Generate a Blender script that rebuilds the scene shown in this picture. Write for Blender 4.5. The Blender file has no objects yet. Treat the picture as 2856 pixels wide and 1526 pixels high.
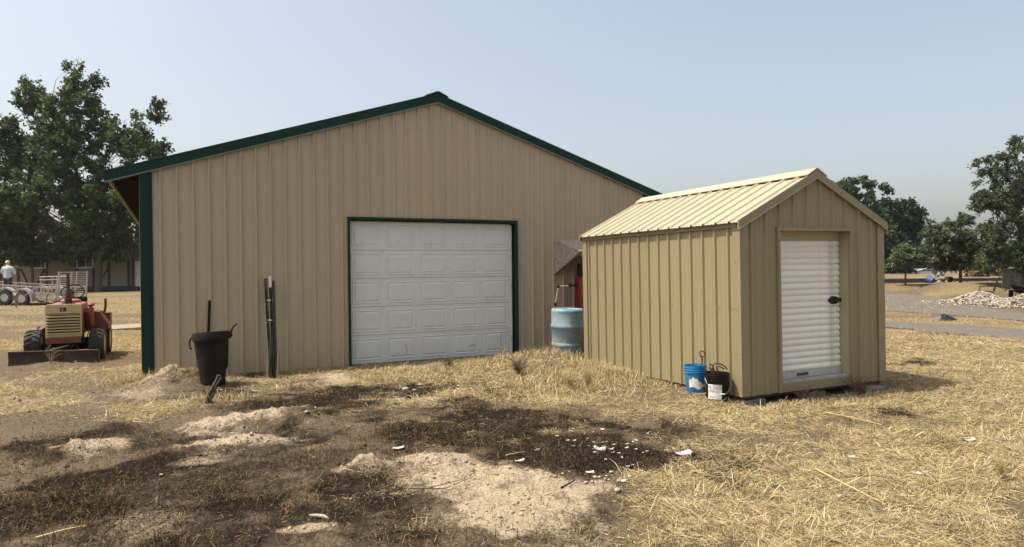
import bpy, bmesh, math, random
import numpy as np
from mathutils import Vector, Matrix, Euler
R_ = math.radians
random.seed(7); rng = np.random.default_rng(7)
scene = bpy.context.scene
COL = scene.collection

# ------------------------------------------------------------------ camera
CAM_H, FOC, PITCH, ROLL = 1.65, 1928.55, 0.5618, -0.538
camd = bpy.data.cameras.new('camera'); cam = bpy.data.objects.new('camera', camd); COL.objects.link(cam)
camd.sensor_width = 36.0; camd.lens = 36.0 * FOC / 2856.0; camd.clip_start = 0.1; camd.clip_end = 3000
CAM_R = Matrix.Rotation(R_(90 - PITCH), 3, 'X') @ Matrix.Rotation(R_(ROLL), 3, 'Z')
cam.matrix_world = Matrix.Translation((0, 0, CAM_H)) @ CAM_R.to_4x4()
scene.camera = cam

# ------------------------------------------------------------------ sky, sun, exposure
SUN_TRAVEL = Vector((0.506, 0.06, -1.0)).normalized()
world = bpy.data.worlds.new('World'); scene.world = world; world.use_nodes = True
wn, wl = world.node_tree.nodes, world.node_tree.links
bg = wn['Background']; sky = wn.new('ShaderNodeTexSky'); sky.sky_type = 'NISHITA'; sky.sun_disc = False
sky.sun_elevation = R_(63); sky.sun_rotation = R_(-97); sky.air_density = 0.9; sky.dust_density = 5.0; sky.ozone_density = 1.5
tint = wn.new('ShaderNodeMix'); tint.data_type = 'RGBA'; tint.blend_type = 'MULTIPLY'; tint.inputs[0].default_value = 1; tint.inputs[7].default_value = (1.0, 0.90, 0.75, 1)   # wildfire smoke: even warm filter
veil = wn.new('ShaderNodeMix'); veil.data_type = 'RGBA'; veil.inputs[0].default_value = 0.22
veil.inputs[7].default_value = (2.35, 2.6, 3.0, 1)          # and an even milky veil over the whole sky
wl.new(sky.outputs[0], tint.inputs[6]); wl.new(tint.outputs[2], veil.inputs[6]); wl.new(veil.outputs[2], bg.inputs[0]); bg.inputs[1].default_value = 0.15
sund = bpy.data.lights.new('sun', 'SUN'); sund.energy = 3.35; sund.angle = R_(0.8); sund.color = (1.0, 0.93, 0.80)
sun = bpy.data.objects.new('sun', sund); COL.objects.link(sun); sun.location = (-20, 0, 40)
sun.rotation_euler = SUN_TRAVEL.to_track_quat('-Z', 'Y').to_euler()
scene.view_settings.view_transform = 'Standard'; scene.view_settings.look = 'None'
scene.view_settings.exposure = 0.98; scene.view_settings.gamma = 1.0

# ------------------------------------------------------------------ survey helpers (photo pixel -> place in the world)
def ray(px, py):
    return CAM_R @ Vector(((px - 1428) / FOC, -(py - 763) / FOC, -1))
def G(px, py, z=0.0):
    r = ray(px, py); t = (z - CAM_H) / r.z; return Vector((r.x * t, r.y * t, z))
def AT(px, py, Y):
    r = ray(px, py); t = Y / r.y; return Vector((r.x * t, Y, CAM_H + r.z * t))

# ------------------------------------------------------------------ materials
def new_mat(name):
    m = bpy.data.materials.new(name); m.use_nodes = True
    return m, m.node_tree.nodes, m.node_tree.links, m.node_tree.nodes['Principled BSDF']
def mat(name, c, rough=.6, metal=0, var=.12, scale=6, bump=0, bscale=60, c2=None, lo=.45, hi=.65, stretch=None, rand=0, spec=.5):
    """base colour varied by two noises; c2 = second colour (rust, dirt) in noise patches"""
    m, n, l, b = new_mat(name)
    tc = n.new('ShaderNodeTexCoord'); mp = n.new('ShaderNodeMapping'); l.new(tc.outputs['Object'], mp.inputs[0])
    if stretch: mp.inputs['Scale'].default_value = stretch
    t = n.new('ShaderNodeTexNoise'); t.inputs['Scale'].default_value = scale; t.inputs['Detail'].default_value = 6; t.inputs['Roughness'].default_value = .65
    l.new(mp.outputs[0], t.inputs['Vector'])
    mr = n.new('ShaderNodeMapRange'); mr.inputs[1].default_value = .25; mr.inputs[2].default_value = .75
    mr.inputs[3].default_value = 1 - var; mr.inputs[4].default_value = 1 + var; l.new(t.outputs[0], mr.inputs[0])
    val = mr.outputs[0]
    if rand:
        oi = n.new('ShaderNodeObjectInfo'); r2 = n.new('ShaderNodeMapRange'); r2.inputs[3].default_value = 1 - rand; r2.inputs[4].default_value = 1 + rand
        l.new(oi.outputs['Random'], r2.inputs[0]); mm = n.new('ShaderNodeMath'); mm.operation = 'MULTIPLY'
        l.new(val, mm.inputs[0]); l.new(r2.outputs[0], mm.inputs[1]); val = mm.outputs[0]
    vm = n.new('ShaderNodeVectorMath'); vm.operation = 'SCALE'; vm.inputs[0].default_value = c[:3]; l.new(val, vm.inputs['Scale'])
    col = vm.outputs[0]
    if c2:
        t2 = n.new('ShaderNodeTexNoise'); t2.inputs['Scale'].default_value = scale * .7; t2.inputs['Detail'].default_value = 8; t2.inputs['Roughness'].default_value = .7
        l.new(mp.outputs[0], t2.inputs['Vector'])
        m2 = n.new('ShaderNodeMapRange'); m2.inputs[1].default_value = lo; m2.inputs[2].default_value = hi; l.new(t2.outputs[0], m2.inputs[0])
        mx = n.new('ShaderNodeMix'); mx.data_type = 'RGBA'; l.new(m2.outputs[0], mx.inputs[0]); l.new(col, mx.inputs[6]); mx.inputs[7].default_value = (*c2[:3], 1); col = mx.outputs[2]
    l.new(col, b.inputs['Base Color'])
    b.inputs['Roughness'].default_value = rough; b.inputs['Metallic'].default_value = metal
    b.inputs['Specular IOR Level'].default_value = spec
    if bump:
        t3 = n.new('ShaderNodeTexNoise'); t3.inputs['Scale'].default_value = bscale; t3.inputs['Detail'].default_value = 5; l.new(mp.outputs[0], t3.inputs['Vector'])
        bp = n.new('ShaderNodeBump'); bp.inputs['Strength'].default_value = bump; bp.inputs['Distance'].default_value = .01
        l.new(t3.outputs[0], bp.inputs['Height']); l.new(bp.outputs[0], b.inputs['Normal'])
    return m
def attr_mat(name, rough=.8, translucent=0.0, gloss=.2, var=0):
    """colour from the per-piece colour attribute 'col'"""
    m, n, l, b = new_mat(name)
    a = n.new('ShaderNodeAttribute'); a.attribute_name = 'col'
    l.new(a.outputs['Color'], b.inputs['Base Color']); b.inputs['Roughness'].default_value = rough; b.inputs['Specular IOR Level'].default_value = gloss
    if translucent:
        tr = n.new('ShaderNodeBsdfTranslucent'); l.new(a.outputs['Color'], tr.inputs[0]); ms = n.new('ShaderNodeMixShader')
        ms.inputs[0].default_value = translucent; l.new(b.outputs[0], ms.inputs[1]); l.new(tr.outputs[0], ms.inputs[2]); l.new(ms.outputs[0], n['Material Output'].inputs[0])
    return m

# ------------------------------------------------------------------ mesh helpers
class MB:
    def __init__(s): s.v = []; s.f = []
    def add(s, vs, fs):
        o = len(s.v); s.v += [tuple(p) for p in vs]; s.f += [tuple(i + o for i in f) for f in fs]; return s
    def box(s, c, d, rot=None):
        x, y, z = d[0] / 2, d[1] / 2, d[2] / 2; c = Vector(c)
        vs = [Vector(p) for p in ((-x,-y,-z),(x,-y,-z),(x,y,-z),(-x,y,-z),(-x,-y,z),(x,-y,z),(x,y,z),(-x,y,z))]
        if rot is not None:
            M = rot if isinstance(rot, Matrix) else Euler(rot).to_matrix()
            vs = [M @ p for p in vs]
        return s.add([p + c for p in vs], [(3,2,1,0),(4,5,6,7),(0,1,5,4),(1,2,6,5),(2,3,7,6),(3,0,4,7)])
    def beam(s, a, b, w, h, up=(0, 0, 1)):
        a, b = Vector(a), Vector(b); d = (b - a); L = d.length; d.normalize(); u = Vector(up)
        x = d.cross(u)
        if x.length < 1e-4: x = d.cross(Vector((1, 0, 0)))
        x.normalize(); z = x.cross(d)
        return s.box((a + b) / 2, (w, L, h), Matrix((x, d, z)).transposed())
    def tube(s, pts, r, n=8, cap=True):
        pts = [Vector(p) for p in pts]; k = len(pts); rs = r if hasattr(r, '__len__') else [r] * k
        o = len(s.v); pu = None
        for i, p in enumerate(pts):
            t = (pts[min(i + 1, k - 1)] - pts[max(i - 1, 0)]).normalized()
            if pu is None:
                pu = t.cross(Vector((0, 0, 1)));
                if pu.length < 1e-3: pu = t.cross(Vector((1, 0, 0)))
            pu = (pu - t * pu.dot(t)).normalized(); w = t.cross(pu)
            for j in range(n):
                a = 2 * math.pi * j / n; s.v.append(tuple(p + (pu * math.cos(a) + w * math.sin(a)) * rs[i]))
        for i in range(k - 1):
            for j in range(n):
                s.f.append((o + i*n + j, o + i*n + (j+1) % n, o + (i+1)*n + (j+1) % n, o + (i+1)*n + j))
        if cap: s.f.append(tuple(o + j for j in range(n))[::-1]); s.f.append(tuple(o + (k-1)*n + j for j in range(n)))
        return s
    def ring(s, pts, r, n=6):
        """closed tube"""
        pts = [Vector(p) for p in pts]; k = len(pts); o = len(s.v); c = sum(pts, Vector()) / k
        nrm = (pts[0] - c).cross(pts[k // 4] - c).normalized()
        for i, p in enumerate(pts):
            q = (p - c).normalized()
            for j in range(n):
                a = 2 * math.pi * j / n; s.v.append(tuple(p + (q * math.cos(a) + nrm * math.sin(a)) * r))
        for i in range(k):
            for j in range(n):
                s.f.append((o + i*n + j, o + i*n + (j+1) % n, o + ((i+1) % k)*n + (j+1) % n, o + ((i+1) % k)*n + j))
        return s
    def lathe(s, prof, n=28, axis='z', c=(0, 0, 0), cap=True, fn=None):
        """prof = [(r, h)...] round an axis"""
        o = len(s.v); c = Vector(c)
        for r, h in prof:
            for j in range(n):
                a = 2 * math.pi * j / n; x, y = r * math.cos(a), r * math.sin(a)
                p = Vector((x, y, h)) if axis == 'z' else Vector((h, x, y)) if axis == 'x' else Vector((x, h, y))
                if fn: p = fn(p)
                s.v.append(tuple(p + c))
        for i in range(len(prof) - 1):
            for j in range(n):
                s.f.append((o + i*n + j, o + i*n + (j+1) % n, o + (i+1)*n + (j+1) % n, o + (i+1)*n + j))
        if cap:
            if prof[0][0] > 1e-4: s.f.append(tuple(o + j for j in range(n))[::-1])
            if prof[-1][0] > 1e-4: s.f.append(tuple(o + (len(prof)-1)*n + j for j in range(n)))
        return s
    def prism(s, poly, vec):
        """poly = planar loop, extruded by vec"""
        poly = [Vector(p) for p in poly]; v = Vector(vec); k = len(poly)
        return s.add(poly + [p + v for p in poly], [tuple(range(k))[::-1], tuple(range(k, 2*k))] + [(i, (i+1) % k, (i+1) % k + k, i + k) for i in range(k)])
    def mesh(s, name, smooth=0):
        me = bpy.data.meshes.new(name); me.from_pydata(s.v, [], s.f)
        bm = bmesh.new(); bm.from_mesh(me); bmesh.ops.recalc_face_normals(bm, faces=bm.faces); bm.to_mesh(me); bm.free()
        if smooth:
            me.polygons.foreach_set('use_smooth', [True] * len(me.polygons)); me.set_sharp_from_angle(angle=R_(smooth))
        me.update(); return me
    def build(s, name, m, parent=None, smooth=0, bevel=0, loc=None, rot=None, open_=False):
        me = s.mesh(name, smooth); me.materials.append(m); return link(name, me, parent, bevel, loc, rot)
def link(name, me, parent=None, bevel=0, loc=None, rot=None):
    o = bpy.data.objects.new(name, me); COL.objects.link(o); o.parent = parent
    if loc is not None: o.location = loc
    if rot is not None: o.rotation_euler = rot
    if bevel:
        b = o.modifiers.new('bevel', 'BEVEL'); b.width = bevel; b.segments = 2; b.limit_method = 'ANGLE'; b.angle_limit = R_(40)
    return o
def tag(o, label=None, cat=None, group=None, kind=None):
    if label: o['label'] = label
    if cat: o['category'] = cat
    if group: o['group'] = group
    if kind: o['kind'] = kind
    return o
def thing(name, label, cat, loc=(0, 0, 0), rz=0, group=None):
    o = bpy.data.objects.new(name, None); COL.objects.link(o); o.location = loc; o.rotation_euler = (0, 0, rz); o.empty_display_size = .1
    return tag(o, label, cat, group)
def copy_tree(o, parent=None):
    c = o.copy(); COL.objects.link(c); c.parent = parent
    for ch in list(o.children): copy_tree(ch, c)
    return c
def big_mesh(name, V, faces4=None, faces3=None, colr=None, m=None, smooth=False):
    """numpy arrays -> mesh; colr = per-vertex rgb attribute"""
    me = bpy.data.meshes.new(name); nv = len(V); me.vertices.add(nv); me.vertices.foreach_set('co', np.ascontiguousarray(V, np.float32).ravel())
    loops, starts = [], []; k = 0
    if faces4 is not None and len(faces4): loops.append(faces4.ravel()); starts.append(np.arange(len(faces4)) * 4); k = faces4.size
    if faces3 is not None and len(faces3): loops.append(faces3.ravel()); starts.append(k + np.arange(len(faces3)) * 3)
    L = np.concatenate(loops).astype(np.int32); S = np.concatenate(starts).astype(np.int32)
    me.loops.add(len(L)); me.loops.foreach_set('vertex_index', L); me.polygons.add(len(S)); me.polygons.foreach_set('loop_start', S)
    if smooth: me.polygons.foreach_set('use_smooth', np.ones(len(S), bool))
    me.update(calc_edges=True)
    if colr is not None:
        a = me.color_attributes.new('col', 'FLOAT_COLOR', 'POINT'); rgba = np.ones((nv, 4), np.float32); rgba[:, :3] = colr; a.data.foreach_set('color', rgba.ravel())
    if m: me.materials.append(m)
    return me

# ------------------------------------------------------------------ noise
def _hash(ix, iy, s):
    h = (ix * 374761393 + iy * 668265263 + s * 1274126177) & 0xffffffff
    h = ((h ^ (h >> 13)) * 1274126177) & 0xffffffff
    return ((h ^ (h >> 16)) & 0xffff) / 65535.0
def vnoise(x, y, s=0):
    x = np.asarray(x, float); y = np.asarray(y, float)
    ix = np.floor(x).astype(np.int64); iy = np.floor(y).astype(np.int64); fx = x - ix; fy = y - iy
    fx = fx*fx*fx*(fx*(fx*6-15)+10); fy = fy*fy*fy*(fy*(fy*6-15)+10)
    a, b, c, d = _hash(ix, iy, s), _hash(ix+1, iy, s), _hash(ix, iy+1, s), _hash(ix+1, iy+1, s)
    return (a + (b-a)*fx) * (1-fy) + (c + (d-c)*fx) * fy
def fbm(x, y, s=0, o=4):
    v = 0; a = .5; f = 1.0; t = 0
    for i in range(o): v = v + a * vnoise(x*f + i*17.3, y*f - i*9.1, s+i); t += a; a *= .5; f *= 2.07
    return v / t
def sstep(a, b, x):
    t = np.clip((x - a) / (b - a), 0, 1); return t*t*(3-2*t)

# ------------------------------------------------------------------ the ground: heights and what covers it
def px_ellipse(cx, cy, rx, ry, w):
    c = G(cx, cy); Yr = abs(G(cx, cy - ry).y - G(cx, cy + ry).y) / 2; return (c.x, c.y, rx * c.y / FOC, Yr, w, math.atan2(c.x, c.y))
SAND = [px_ellipse(*e) for e in ((1480,1420,215,95,1),(1330,1335,210,50,.95),(1215,1287,120,20,.85),(800,1165,120,24,1),(620,1185,130,26,1),(650,1245,125,16,1),(235,1258,85,28,1),
  (1020,1312,80,20,1),(455,1062,70,17,.62),(390,1098,80,18,.45),(935,1055,55,14,.8),(110,1120,150,30,.32),(1430,1003,60,7,.6),(830,1478,90,14,.6),(60,1300,60,30,.25),(1480,1540,260,40,.6),(420,1470,120,40,.3),(130,1060,200,20,.28),(560,1290,100,30,.45))]
CHAR = [px_ellipse(*e) for e in ((700,1350,850,230,.58),(1180,1160,420,80,.55),(1620,1262,440,85,1),(1330,1190,400,62,1),(1150,1100,400,40,.9),(560,1420,420,80,.92),(180,1440,300,90,.9),(760,1235,300,36,.85),(330,1320,300,40,.85),(250,1250,330,70,.75),(1000,1400,280,110,.95),
  (2560,1010,110,14,.85),(2500,1150,130,22,.7),(600,1098,120,20,.7),(1980,1275,180,70,.72),(1900,1082,120,14,.55),(900,1130,300,36,.85),(760,1480,420,70,.85),(2100,1440,130,30,.35),(700,1046,50,8,.6))]
STRAW = [px_ellipse(*e) for e in ((1500,1075,620,75,1),(2450,1330,640,330,.92),(850,1035,420,26,.85),(560,1120,300,32,.7),(400,1045,110,40,.95),(2720,1000,420,110,.95),(1850,1140,320,60,1),(1900,1500,300,80,.8),
  (1080,1360,120,40,.45),(150,1080,260,30,.45),(300,960,160,40,.6),(1000,1035,300,22,.9),(260,1050,120,18,.5),(180,1075,320,60,.7),(1180,1470,150,50,.35))]
def zmask(L, x, y, s, edge=.55):
    n = fbm(x*1.7, y*1.7, s, 4) - .5; n2 = fbm(x*7, y*7, s+9, 3) - .5; m = np.zeros_like(x)
    for (cx, cy, rx, ry, w, az) in L:
        dx, dy = x - cx, y - cy; ca, sa = math.cos(az), math.sin(az)
        u = dx*ca - dy*sa; v = dx*sa + dy*ca
        r = np.sqrt((u/rx)**2 + (v/ry)**2) + n*1.7 + n2*.9
        m = np.maximum(m, w * (1 - sstep(1-edge, 1+edge*.6, r)))
    return m
def _line(pix):
    P = sorted(((G(*p).x, G(*p).y) for p in pix)); return [p[0] for p in P], [p[1] for p in P]
ROADS = [(_line(((2420,911),(2650,929),(2856,949))), _line(((2420,893),(2650,906),(2856,921)))), (_line(((2420,860),(2650,876),(2856,897))), _line(((2420,824),(2620,832),(2856,872))))]
def road_mask(x, y):
    m = np.zeros_like(x)
    for (xa, ya), (xb, yb) in ROADS:
        lo = np.interp(x, xa, ya); hi = np.interp(x, xb, yb); w = (fbm(x*1.5, y*1.5, 57, 3) - .5)*.9
        m = np.maximum(m, sstep(-.25, .25, y - lo + w)*sstep(-.25, .25, hi - y + w)*sstep(7, 9, x))
    return m
def zones(x, y):
    sand = zmask(SAND, x, y, 11, .62); char = zmask(CHAR, x, y, 23, .85); straw = zmask(STRAW, x, y, 37, .6)
    far = sstep(12.5, 17, y) ; straw = np.maximum(straw, far * (.35 + .65 * sstep(.35, .6, fbm(x*.25, y*.5, 51, 3))))
    right = sstep(2.6, 4.2, x - .12*(y-8)) * sstep(5, 3, np.abs(y-6)*.3) ; straw = np.maximum(straw, .85*right)
    berm_ = sstep(9, 12, x)*sstep(31.5, 34, y)*(1 - sstep(40, 43, y)); straw = straw*(1 - road_mask(x, y))*(1 - .45*berm_)
    straw = straw * (1 - (1 - sstep(11, 15, y))*.55*(1 - sstep(.34, .54, fbm(x*.8, y*1.1, 47, 4))))
    char = char * (1 - sand) * (.72 + .28*sstep(.36, .56, fbm(x*1.1, y*1.4, 43, 4))); straw = straw * (1 - .85*sand) * (1 - .95*sstep(.42, .80, char))
    return straw, char, sand
MOUNDS = []
for (cx, cy, rx, ry, h) in ((800,1178,130,26,.13),(600,1198,120,24,.10),(650,1252,125,16,.11),(235,1268,85,26,.11),(1020,1320,80,20,.12),(1215,1290,120,22,.05),(1350,1340,200,50,.03),(1480,1420,200,90,.02),(380,1098,90,16,.04),(935,1058,55,12,.05),(600,1096,70,12,.05),(1380,1022,260,18,.04)):
    c = G(cx, cy); MOUNDS.append((c.x, c.y, rx*c.y/FOC, abs(G(cx, cy-ry).y - G(cx, cy+ry).y)/2, h, math.atan2(c.x, c.y)))
def height(x, y):
    x = np.asarray(x, float); y = np.asarray(y, float)
    near = 1 - sstep(13, 24, y)
    h = (fbm(x*.5, y*.5, 3, 3) - .5) * .09 * near + (fbm(x*2.1, y*2.1, 5, 4) - .5) * .06 * near + (fbm(x*9, y*9, 8, 3) - .5) * .03 * near + (fbm(x*24, y*24, 18, 2) - .5) * .010 * near
    h = h + (fbm(x*.08, y*.08, 4, 2) - .5) * .25 * sstep(14, 40, np.hypot(x, y))
    n = (fbm(x*4, y*4, 77, 4) - .5) + .6*(fbm(x*13, y*13, 78, 3) - .5)
    for (cx, cy, rx, ry, a, az) in MOUNDS:
        dx, dy = x-cx, y-cy; ca, sa = math.cos(az), math.sin(az); u = (dx*ca - dy*sa)/rx; v = (dx*sa + dy*ca)/ry
        r2 = u*u + v*v; h = h + a * np.exp(-r2*1.2) * (1 + 1.6*n)
    ws = np.exp(-(((x-.15)/.75)**2 + ((y-4.75)/.8)**2)) + np.exp(-(((x+.4)/.5)**2 + ((y-5.6)/.35)**2)); h = h + ws*((np.abs(fbm(x*3.2, y*3.2, 91, 3)-.5))*.12 - .02)   # scuffed sand
    h = h + .22 * np.exp(-(((x+4.82)/.42)**2 + ((y-9.92)/.36)**2)) * (1 + 1.2*n)                   # dirt heaped at the barn corner
    h = h + .15 * np.exp(-(((x-.5)/1.1)**2 + ((y-10.9)/1.2)**2)) * (1+.5*n)                                 # straw bank by the shed wall
    h = h + .045 * np.exp(-(((x+7.9)/.75)**2 + ((y-12.0)/.22)**2)) * (1 + 2*n)                    # spoil under the blade
    h = h + .07 * np.exp(-(((x-2.3)/.32)**2 + ((y-8.45)/.45)**2))
    # keep the barn and shed footings level
    th = R_(26.272); bx = (x+5.5677)*math.cos(th) + (y-10.4183)*math.sin(th); by = -(x+5.5677)*math.sin(th) + (y-10.4183)*math.cos(th)
    inb = sstep(-.5, .05, by) * sstep(-1.2, -.2, bx) * (1 - sstep(9.6, 10.4, bx)) * (1 - sstep(12, 13, by)); h = h*(1-inb) - .015*inb
    th = R_(24.83); sx = (x-2.7034)*math.cos(th) + (y-8.1376)*math.sin(th); sy = -(x-2.7034)*math.sin(th) + (y-8.1376)*math.cos(th)
    ins = sstep(-.1, .1, sx) * (1 - sstep(2.5, 3.2, sx)) * sstep(-.4, -.05, sy) * (1 - sstep(3.5, 4, sy)); h = h*(1-ins) - .018*ins
    berm = sstep(9, 13, x) * sstep(35.5, 39, y + .6*np.sin(x*.3)); h = h + .52 * berm
    h = h + .75 * np.exp(-(((x-22.3)/2.6)**2 + ((y-34.5)/1.6)**2))
    return h
def h1(x, y): return float(height(np.array([x]), np.array([y]))[0])

def axis_pts(lo, d0, d1, hi, step, grow):
    a = list(np.arange(d0, d1, step)); s = step; p = a[-1]; up = []
    while p < hi: s = min(s*grow, 60); p += s; up.append(p)
    s = step; p = d0; dn = []
    while p > lo: s = min(s*grow, 60); p -= s; dn.append(p)
    return np.array(dn[::-1] + a + up)
gx = axis_pts(-900, -6.2, 8.2, 900, .032, 1.055); gy = axis_pts(-300, 3.4, 12.6, 1500, .032, 1.045)
X, Y = np.meshgrid(gx, gy); xs, ys = X.ravel(), Y.ravel(); zs = height(xs, ys)
V = np.stack([xs, ys, zs], 1); nx, ny = len(gx), len(gy); idx = np.arange(nx*ny).reshape(ny, nx)
Q = np.stack([idx[:-1,:-1], idx[:-1,1:], idx[1:,1:], idx[1:,:-1]], -1).reshape(-1, 4)
st, ch, sa = zones(xs, ys)

def ground_material():
    m, n, l, b = new_mat('dry_ground'); b.inputs['Roughness'].default_value = .95; b.inputs['Specular IOR Level'].default_value = .1
    a = n.new('ShaderNodeAttribute'); a.attribute_name = 'col'; sep = n.new('ShaderNodeSeparateColor'); l.new(a.outputs['Color'], sep.inputs[0])
    tc = n.new('ShaderNodeNewGeometry')
    def noise(sc, det=6, rough=.6, st=None):
        t = n.new('ShaderNodeTexNoise'); t.inputs['Scale'].default_value = sc; t.inputs['Detail'].default_value = det; t.inputs['Roughness'].default_value = rough
        if st:
            mp = n.new('ShaderNodeMapping'); mp.inputs['Scale'].default_value = st; l.new(tc.outputs['Position'], mp.inputs[0]); l.new(mp.outputs[0], t.inputs['Vector'])
        else: l.new(tc.outputs['Position'], t.inputs['Vector'])
        return t.outputs[0]
    def ramp(fac, c0, c1, lo, hi):
        r = n.new('ShaderNodeValToRGB'); r.color_ramp.elements[0].color = (*c0, 1); r.color_ramp.elements[1].color = (*c1, 1); r.color_ramp.elements[0].position = lo; r.color_ramp.elements[1].position = hi
        l.new(fac, r.inputs[0]); return r.outputs[0]
    def mixc(f, c0, c1):
        x = n.new('ShaderNodeMix'); x.data_type = 'RGBA'; l.new(f, x.inputs[0]); l.new(c0, x.inputs[6]); l.new(c1, x.inputs[7]); return x.outputs[2]
    def sharp(ch, nz, k=.9, lo=.25, hi=.7):
        ad = n.new('ShaderNodeMath'); ad.operation = 'MULTIPLY_ADD'; l.new(nz, ad.inputs[0]); ad.inputs[1].default_value = k; sb = n.new('ShaderNodeMath'); sb.operation = 'SUBTRACT'; l.new(ch, sb.inputs[0]); sb.inputs[1].default_value = k*.5; l.new(sb.outputs[0], ad.inputs[2])
        mr = n.new('ShaderNodeMapRange'); mr.interpolation_type = 'SMOOTHSTEP'; mr.inputs[1].default_value = lo; mr.inputs[2].default_value = hi; l.new(ad.outputs[0], mr.inputs[0]); return mr.outputs[0]
    nm, nf, ng = noise(5, 8, .7), noise(38, 6, .7), noise(140, 4, .7)
    dirt = ramp(nf, (.055,.042,.028), (.185,.145,.10), .3, .72)
    straw = ramp(noise(70, 5, .75), (.055,.040,.022), (.30,.235,.125), .33, .66)
    char = ramp(nf, (.005,.004,.0033), (.036,.027,.019), .35, .82)
    sand = ramp(nf, (.20,.16,.11), (.45,.372,.27), .28, .68)
    c = mixc(sharp(sep.outputs[0], nm, .8), dirt, straw); c = mixc(sharp(sep.outputs[1], nm, .9, .15, .78), c, char); c = mixc(sharp(sep.outputs[2], nf, .9, .08, .78), c, sand)
    sp = ramp(ng, (.62,.62,.62), (1.25,1.25,1.25), .35, .68); mu = n.new('ShaderNodeMix'); mu.data_type = 'RGBA'; mu.blend_type = 'MULTIPLY'; mu.inputs[0].default_value = .8; l.new(c, mu.inputs[6]); l.new(sp, mu.inputs[7])
    l.new(mu.outputs[2], b.inputs['Base Color'])
    b1 = n.new('ShaderNodeBump'); b1.inputs['Strength'].default_value = .7; b1.inputs['Distance'].default_value = .03; l.new(noise(34, 8, .75), b1.inputs['Height'])
    b2 = n.new('ShaderNodeBump'); b2.inputs['Strength'].default_value = .5; b2.inputs['Distance'].default_value = .006; l.new(ng, b2.inputs['Height']); l.new(b1.outputs[0], b2.inputs['Normal']); l.new(b2.outputs[0], b.inputs['Normal'])
    return m
gmat = ground_material()
ground = link('ground', big_mesh('ground', V, Q, None, np.stack([st, ch, sa], 1), gmat, True)); tag(ground, kind='structure')

# gravel drive: two wheel-worn strips on the right, laid a little above the ground
gravel = mat('gravel', (.105,.096,.085), .95, 0, .3, 9, .8, 90, c2=(.165,.145,.115), lo=.45, hi=.7, spec=.1)
def road(name, edge0, edge1, n=60, k=10):
    vs, fs = [], []
    for i in range(n+1):
        t = i/n
        for j in range(k+1):
            u = j/k; p = [(np.interp(t, [q[2] for q in E], [q[c] for q in E])) for E in (edge0, edge1) for c in (0, 1)]
            x = p[0]*(1-u) + p[2]*u; y = p[1]*(1-u) + p[3]*u
            if j in (0, k): y += (random.random()-.5)*.35
            vs.append((x, y, h1(x, y) + .012))
    for i in range(n):
        for j in range(k): fs.append((i*(k+1)+j, (i+1)*(k+1)+j, (i+1)*(k+1)+j+1, i*(k+1)+j+1))
    mb = MB(); mb.v = vs; mb.f = fs; o = mb.build(name, gravel, None, smooth=60); tag(o, kind='structure'); return o
def edge(*pix):
    P = [G(*p) for p in pix]; n = len(P) - 1
    a = P[0] + (P[0]-P[1]).normalized()*14; b = P[-1] + (P[-1]-P[-2]).normalized()*14
    return [(a.x, a.y, 0)] + [(p.x, p.y, .3 + .4*i/n) for i, p in enumerate(P)] + [(b.x, b.y, 1)]
road('gravel_road', edge((2420,911), (2650,929), (2856,949)), edge((2420,893), (2650,906), (2856,921)))
road('gravel_road', edge((2420,860), (2650,876), (2856,897)), edge((2420,824), (2620,832), (2856,872)))
# ------------------------------------------------------------------ barn
tanwall = mat('tan_steel', (.418,.336,.230), .42, 0, .03, .8, 0, 2.2, stretch=(1, 1, .5), rand=.03, spec=.35)
green = mat('green_trim', (.005,.030,.020), .5, 0, .12, 5, spec=.18)
screwm = mat('screw_heads', (.20,.145,.10), .5)
lumber = mat('weathered_lumber', (.26,.215,.15), .85, 0, .3, 8, .4, 60, stretch=(8, .6, 8))
darkroof = mat('roof_underside', (.12,.11,.10), .6, 0, .1, 5)
doorwhite = mat('white_door_paint', (.63,.64,.60), .5, 0, .045, 4, .15, 220, c2=(.44,.42,.36), lo=.55, hi=.85, stretch=(1, 1, .7), rand=.012)
RIB = .2286
RIBS = (.023, .010, .025, .0035)
def profile(x0, x1, phase, extra=()):
    main = RIBS
    pts = {}
    k0 = math.floor((x0 - phase)/RIB) - 1
    for k in range(k0, k0 + int((x1-x0)/RIB) + 4):
        c = phase + k*RIB
        for dx, d in ((-main[0], 0), (-main[1], main[2]), (main[1], main[2]), (main[0], 0)): pts[round(c+dx, 5)] = d
        for mc in (c + RIB/3, c + 2*RIB/3):
            for dx, d in ((-.013, 0), (-.006, main[3]), (.006, main[3]), (.013, 0)): pts[round(mc+dx, 5)] = d
    xs_ = sorted(pts)
    f = lambda x: float(np.interp(x, xs_, [pts[q] for q in xs_]))
    P = sorted(set([x0, x1] + [x for x in list(xs_) + list(extra) if x0 < x < x1]))
    return [(x, f(x)) for x in P]
def ribbed(mb, o, u, v, n, x0, x1, lo, hi, phase, extra=()):
    o, u, v, n = Vector(o), Vector(u), Vector(v), Vector(n); P = profile(x0, x1, phase, extra); b = len(mb.v)
    for x, d in P:
        q = o + u*x + n*d; mb.v.append(tuple(q + v*lo(x))); mb.v.append(tuple(q + v*hi(x)))
    for i in range(len(P)-1): mb.f.append((b+2*i, b+2*i+2, b+2*i+3, b+2*i+1))
def screws(mb, pts, n, r=.007):
    n = Vector(n); a = n.orthogonal().normalized(); c = n.cross(a)
    for p in pts:
        p = Vector(p); ring = [p + (a*math.cos(t*math.pi/3) + c*math.sin(t*math.pi/3))*r for t in range(6)]; top = [q + n*.006 for q in ring]
        mb.add(ring + top, [(6,7,8,9,10,11)] + [(i, (i+1) % 6, (i+1) % 6 + 6, i+6) for i in range(6)])

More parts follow.
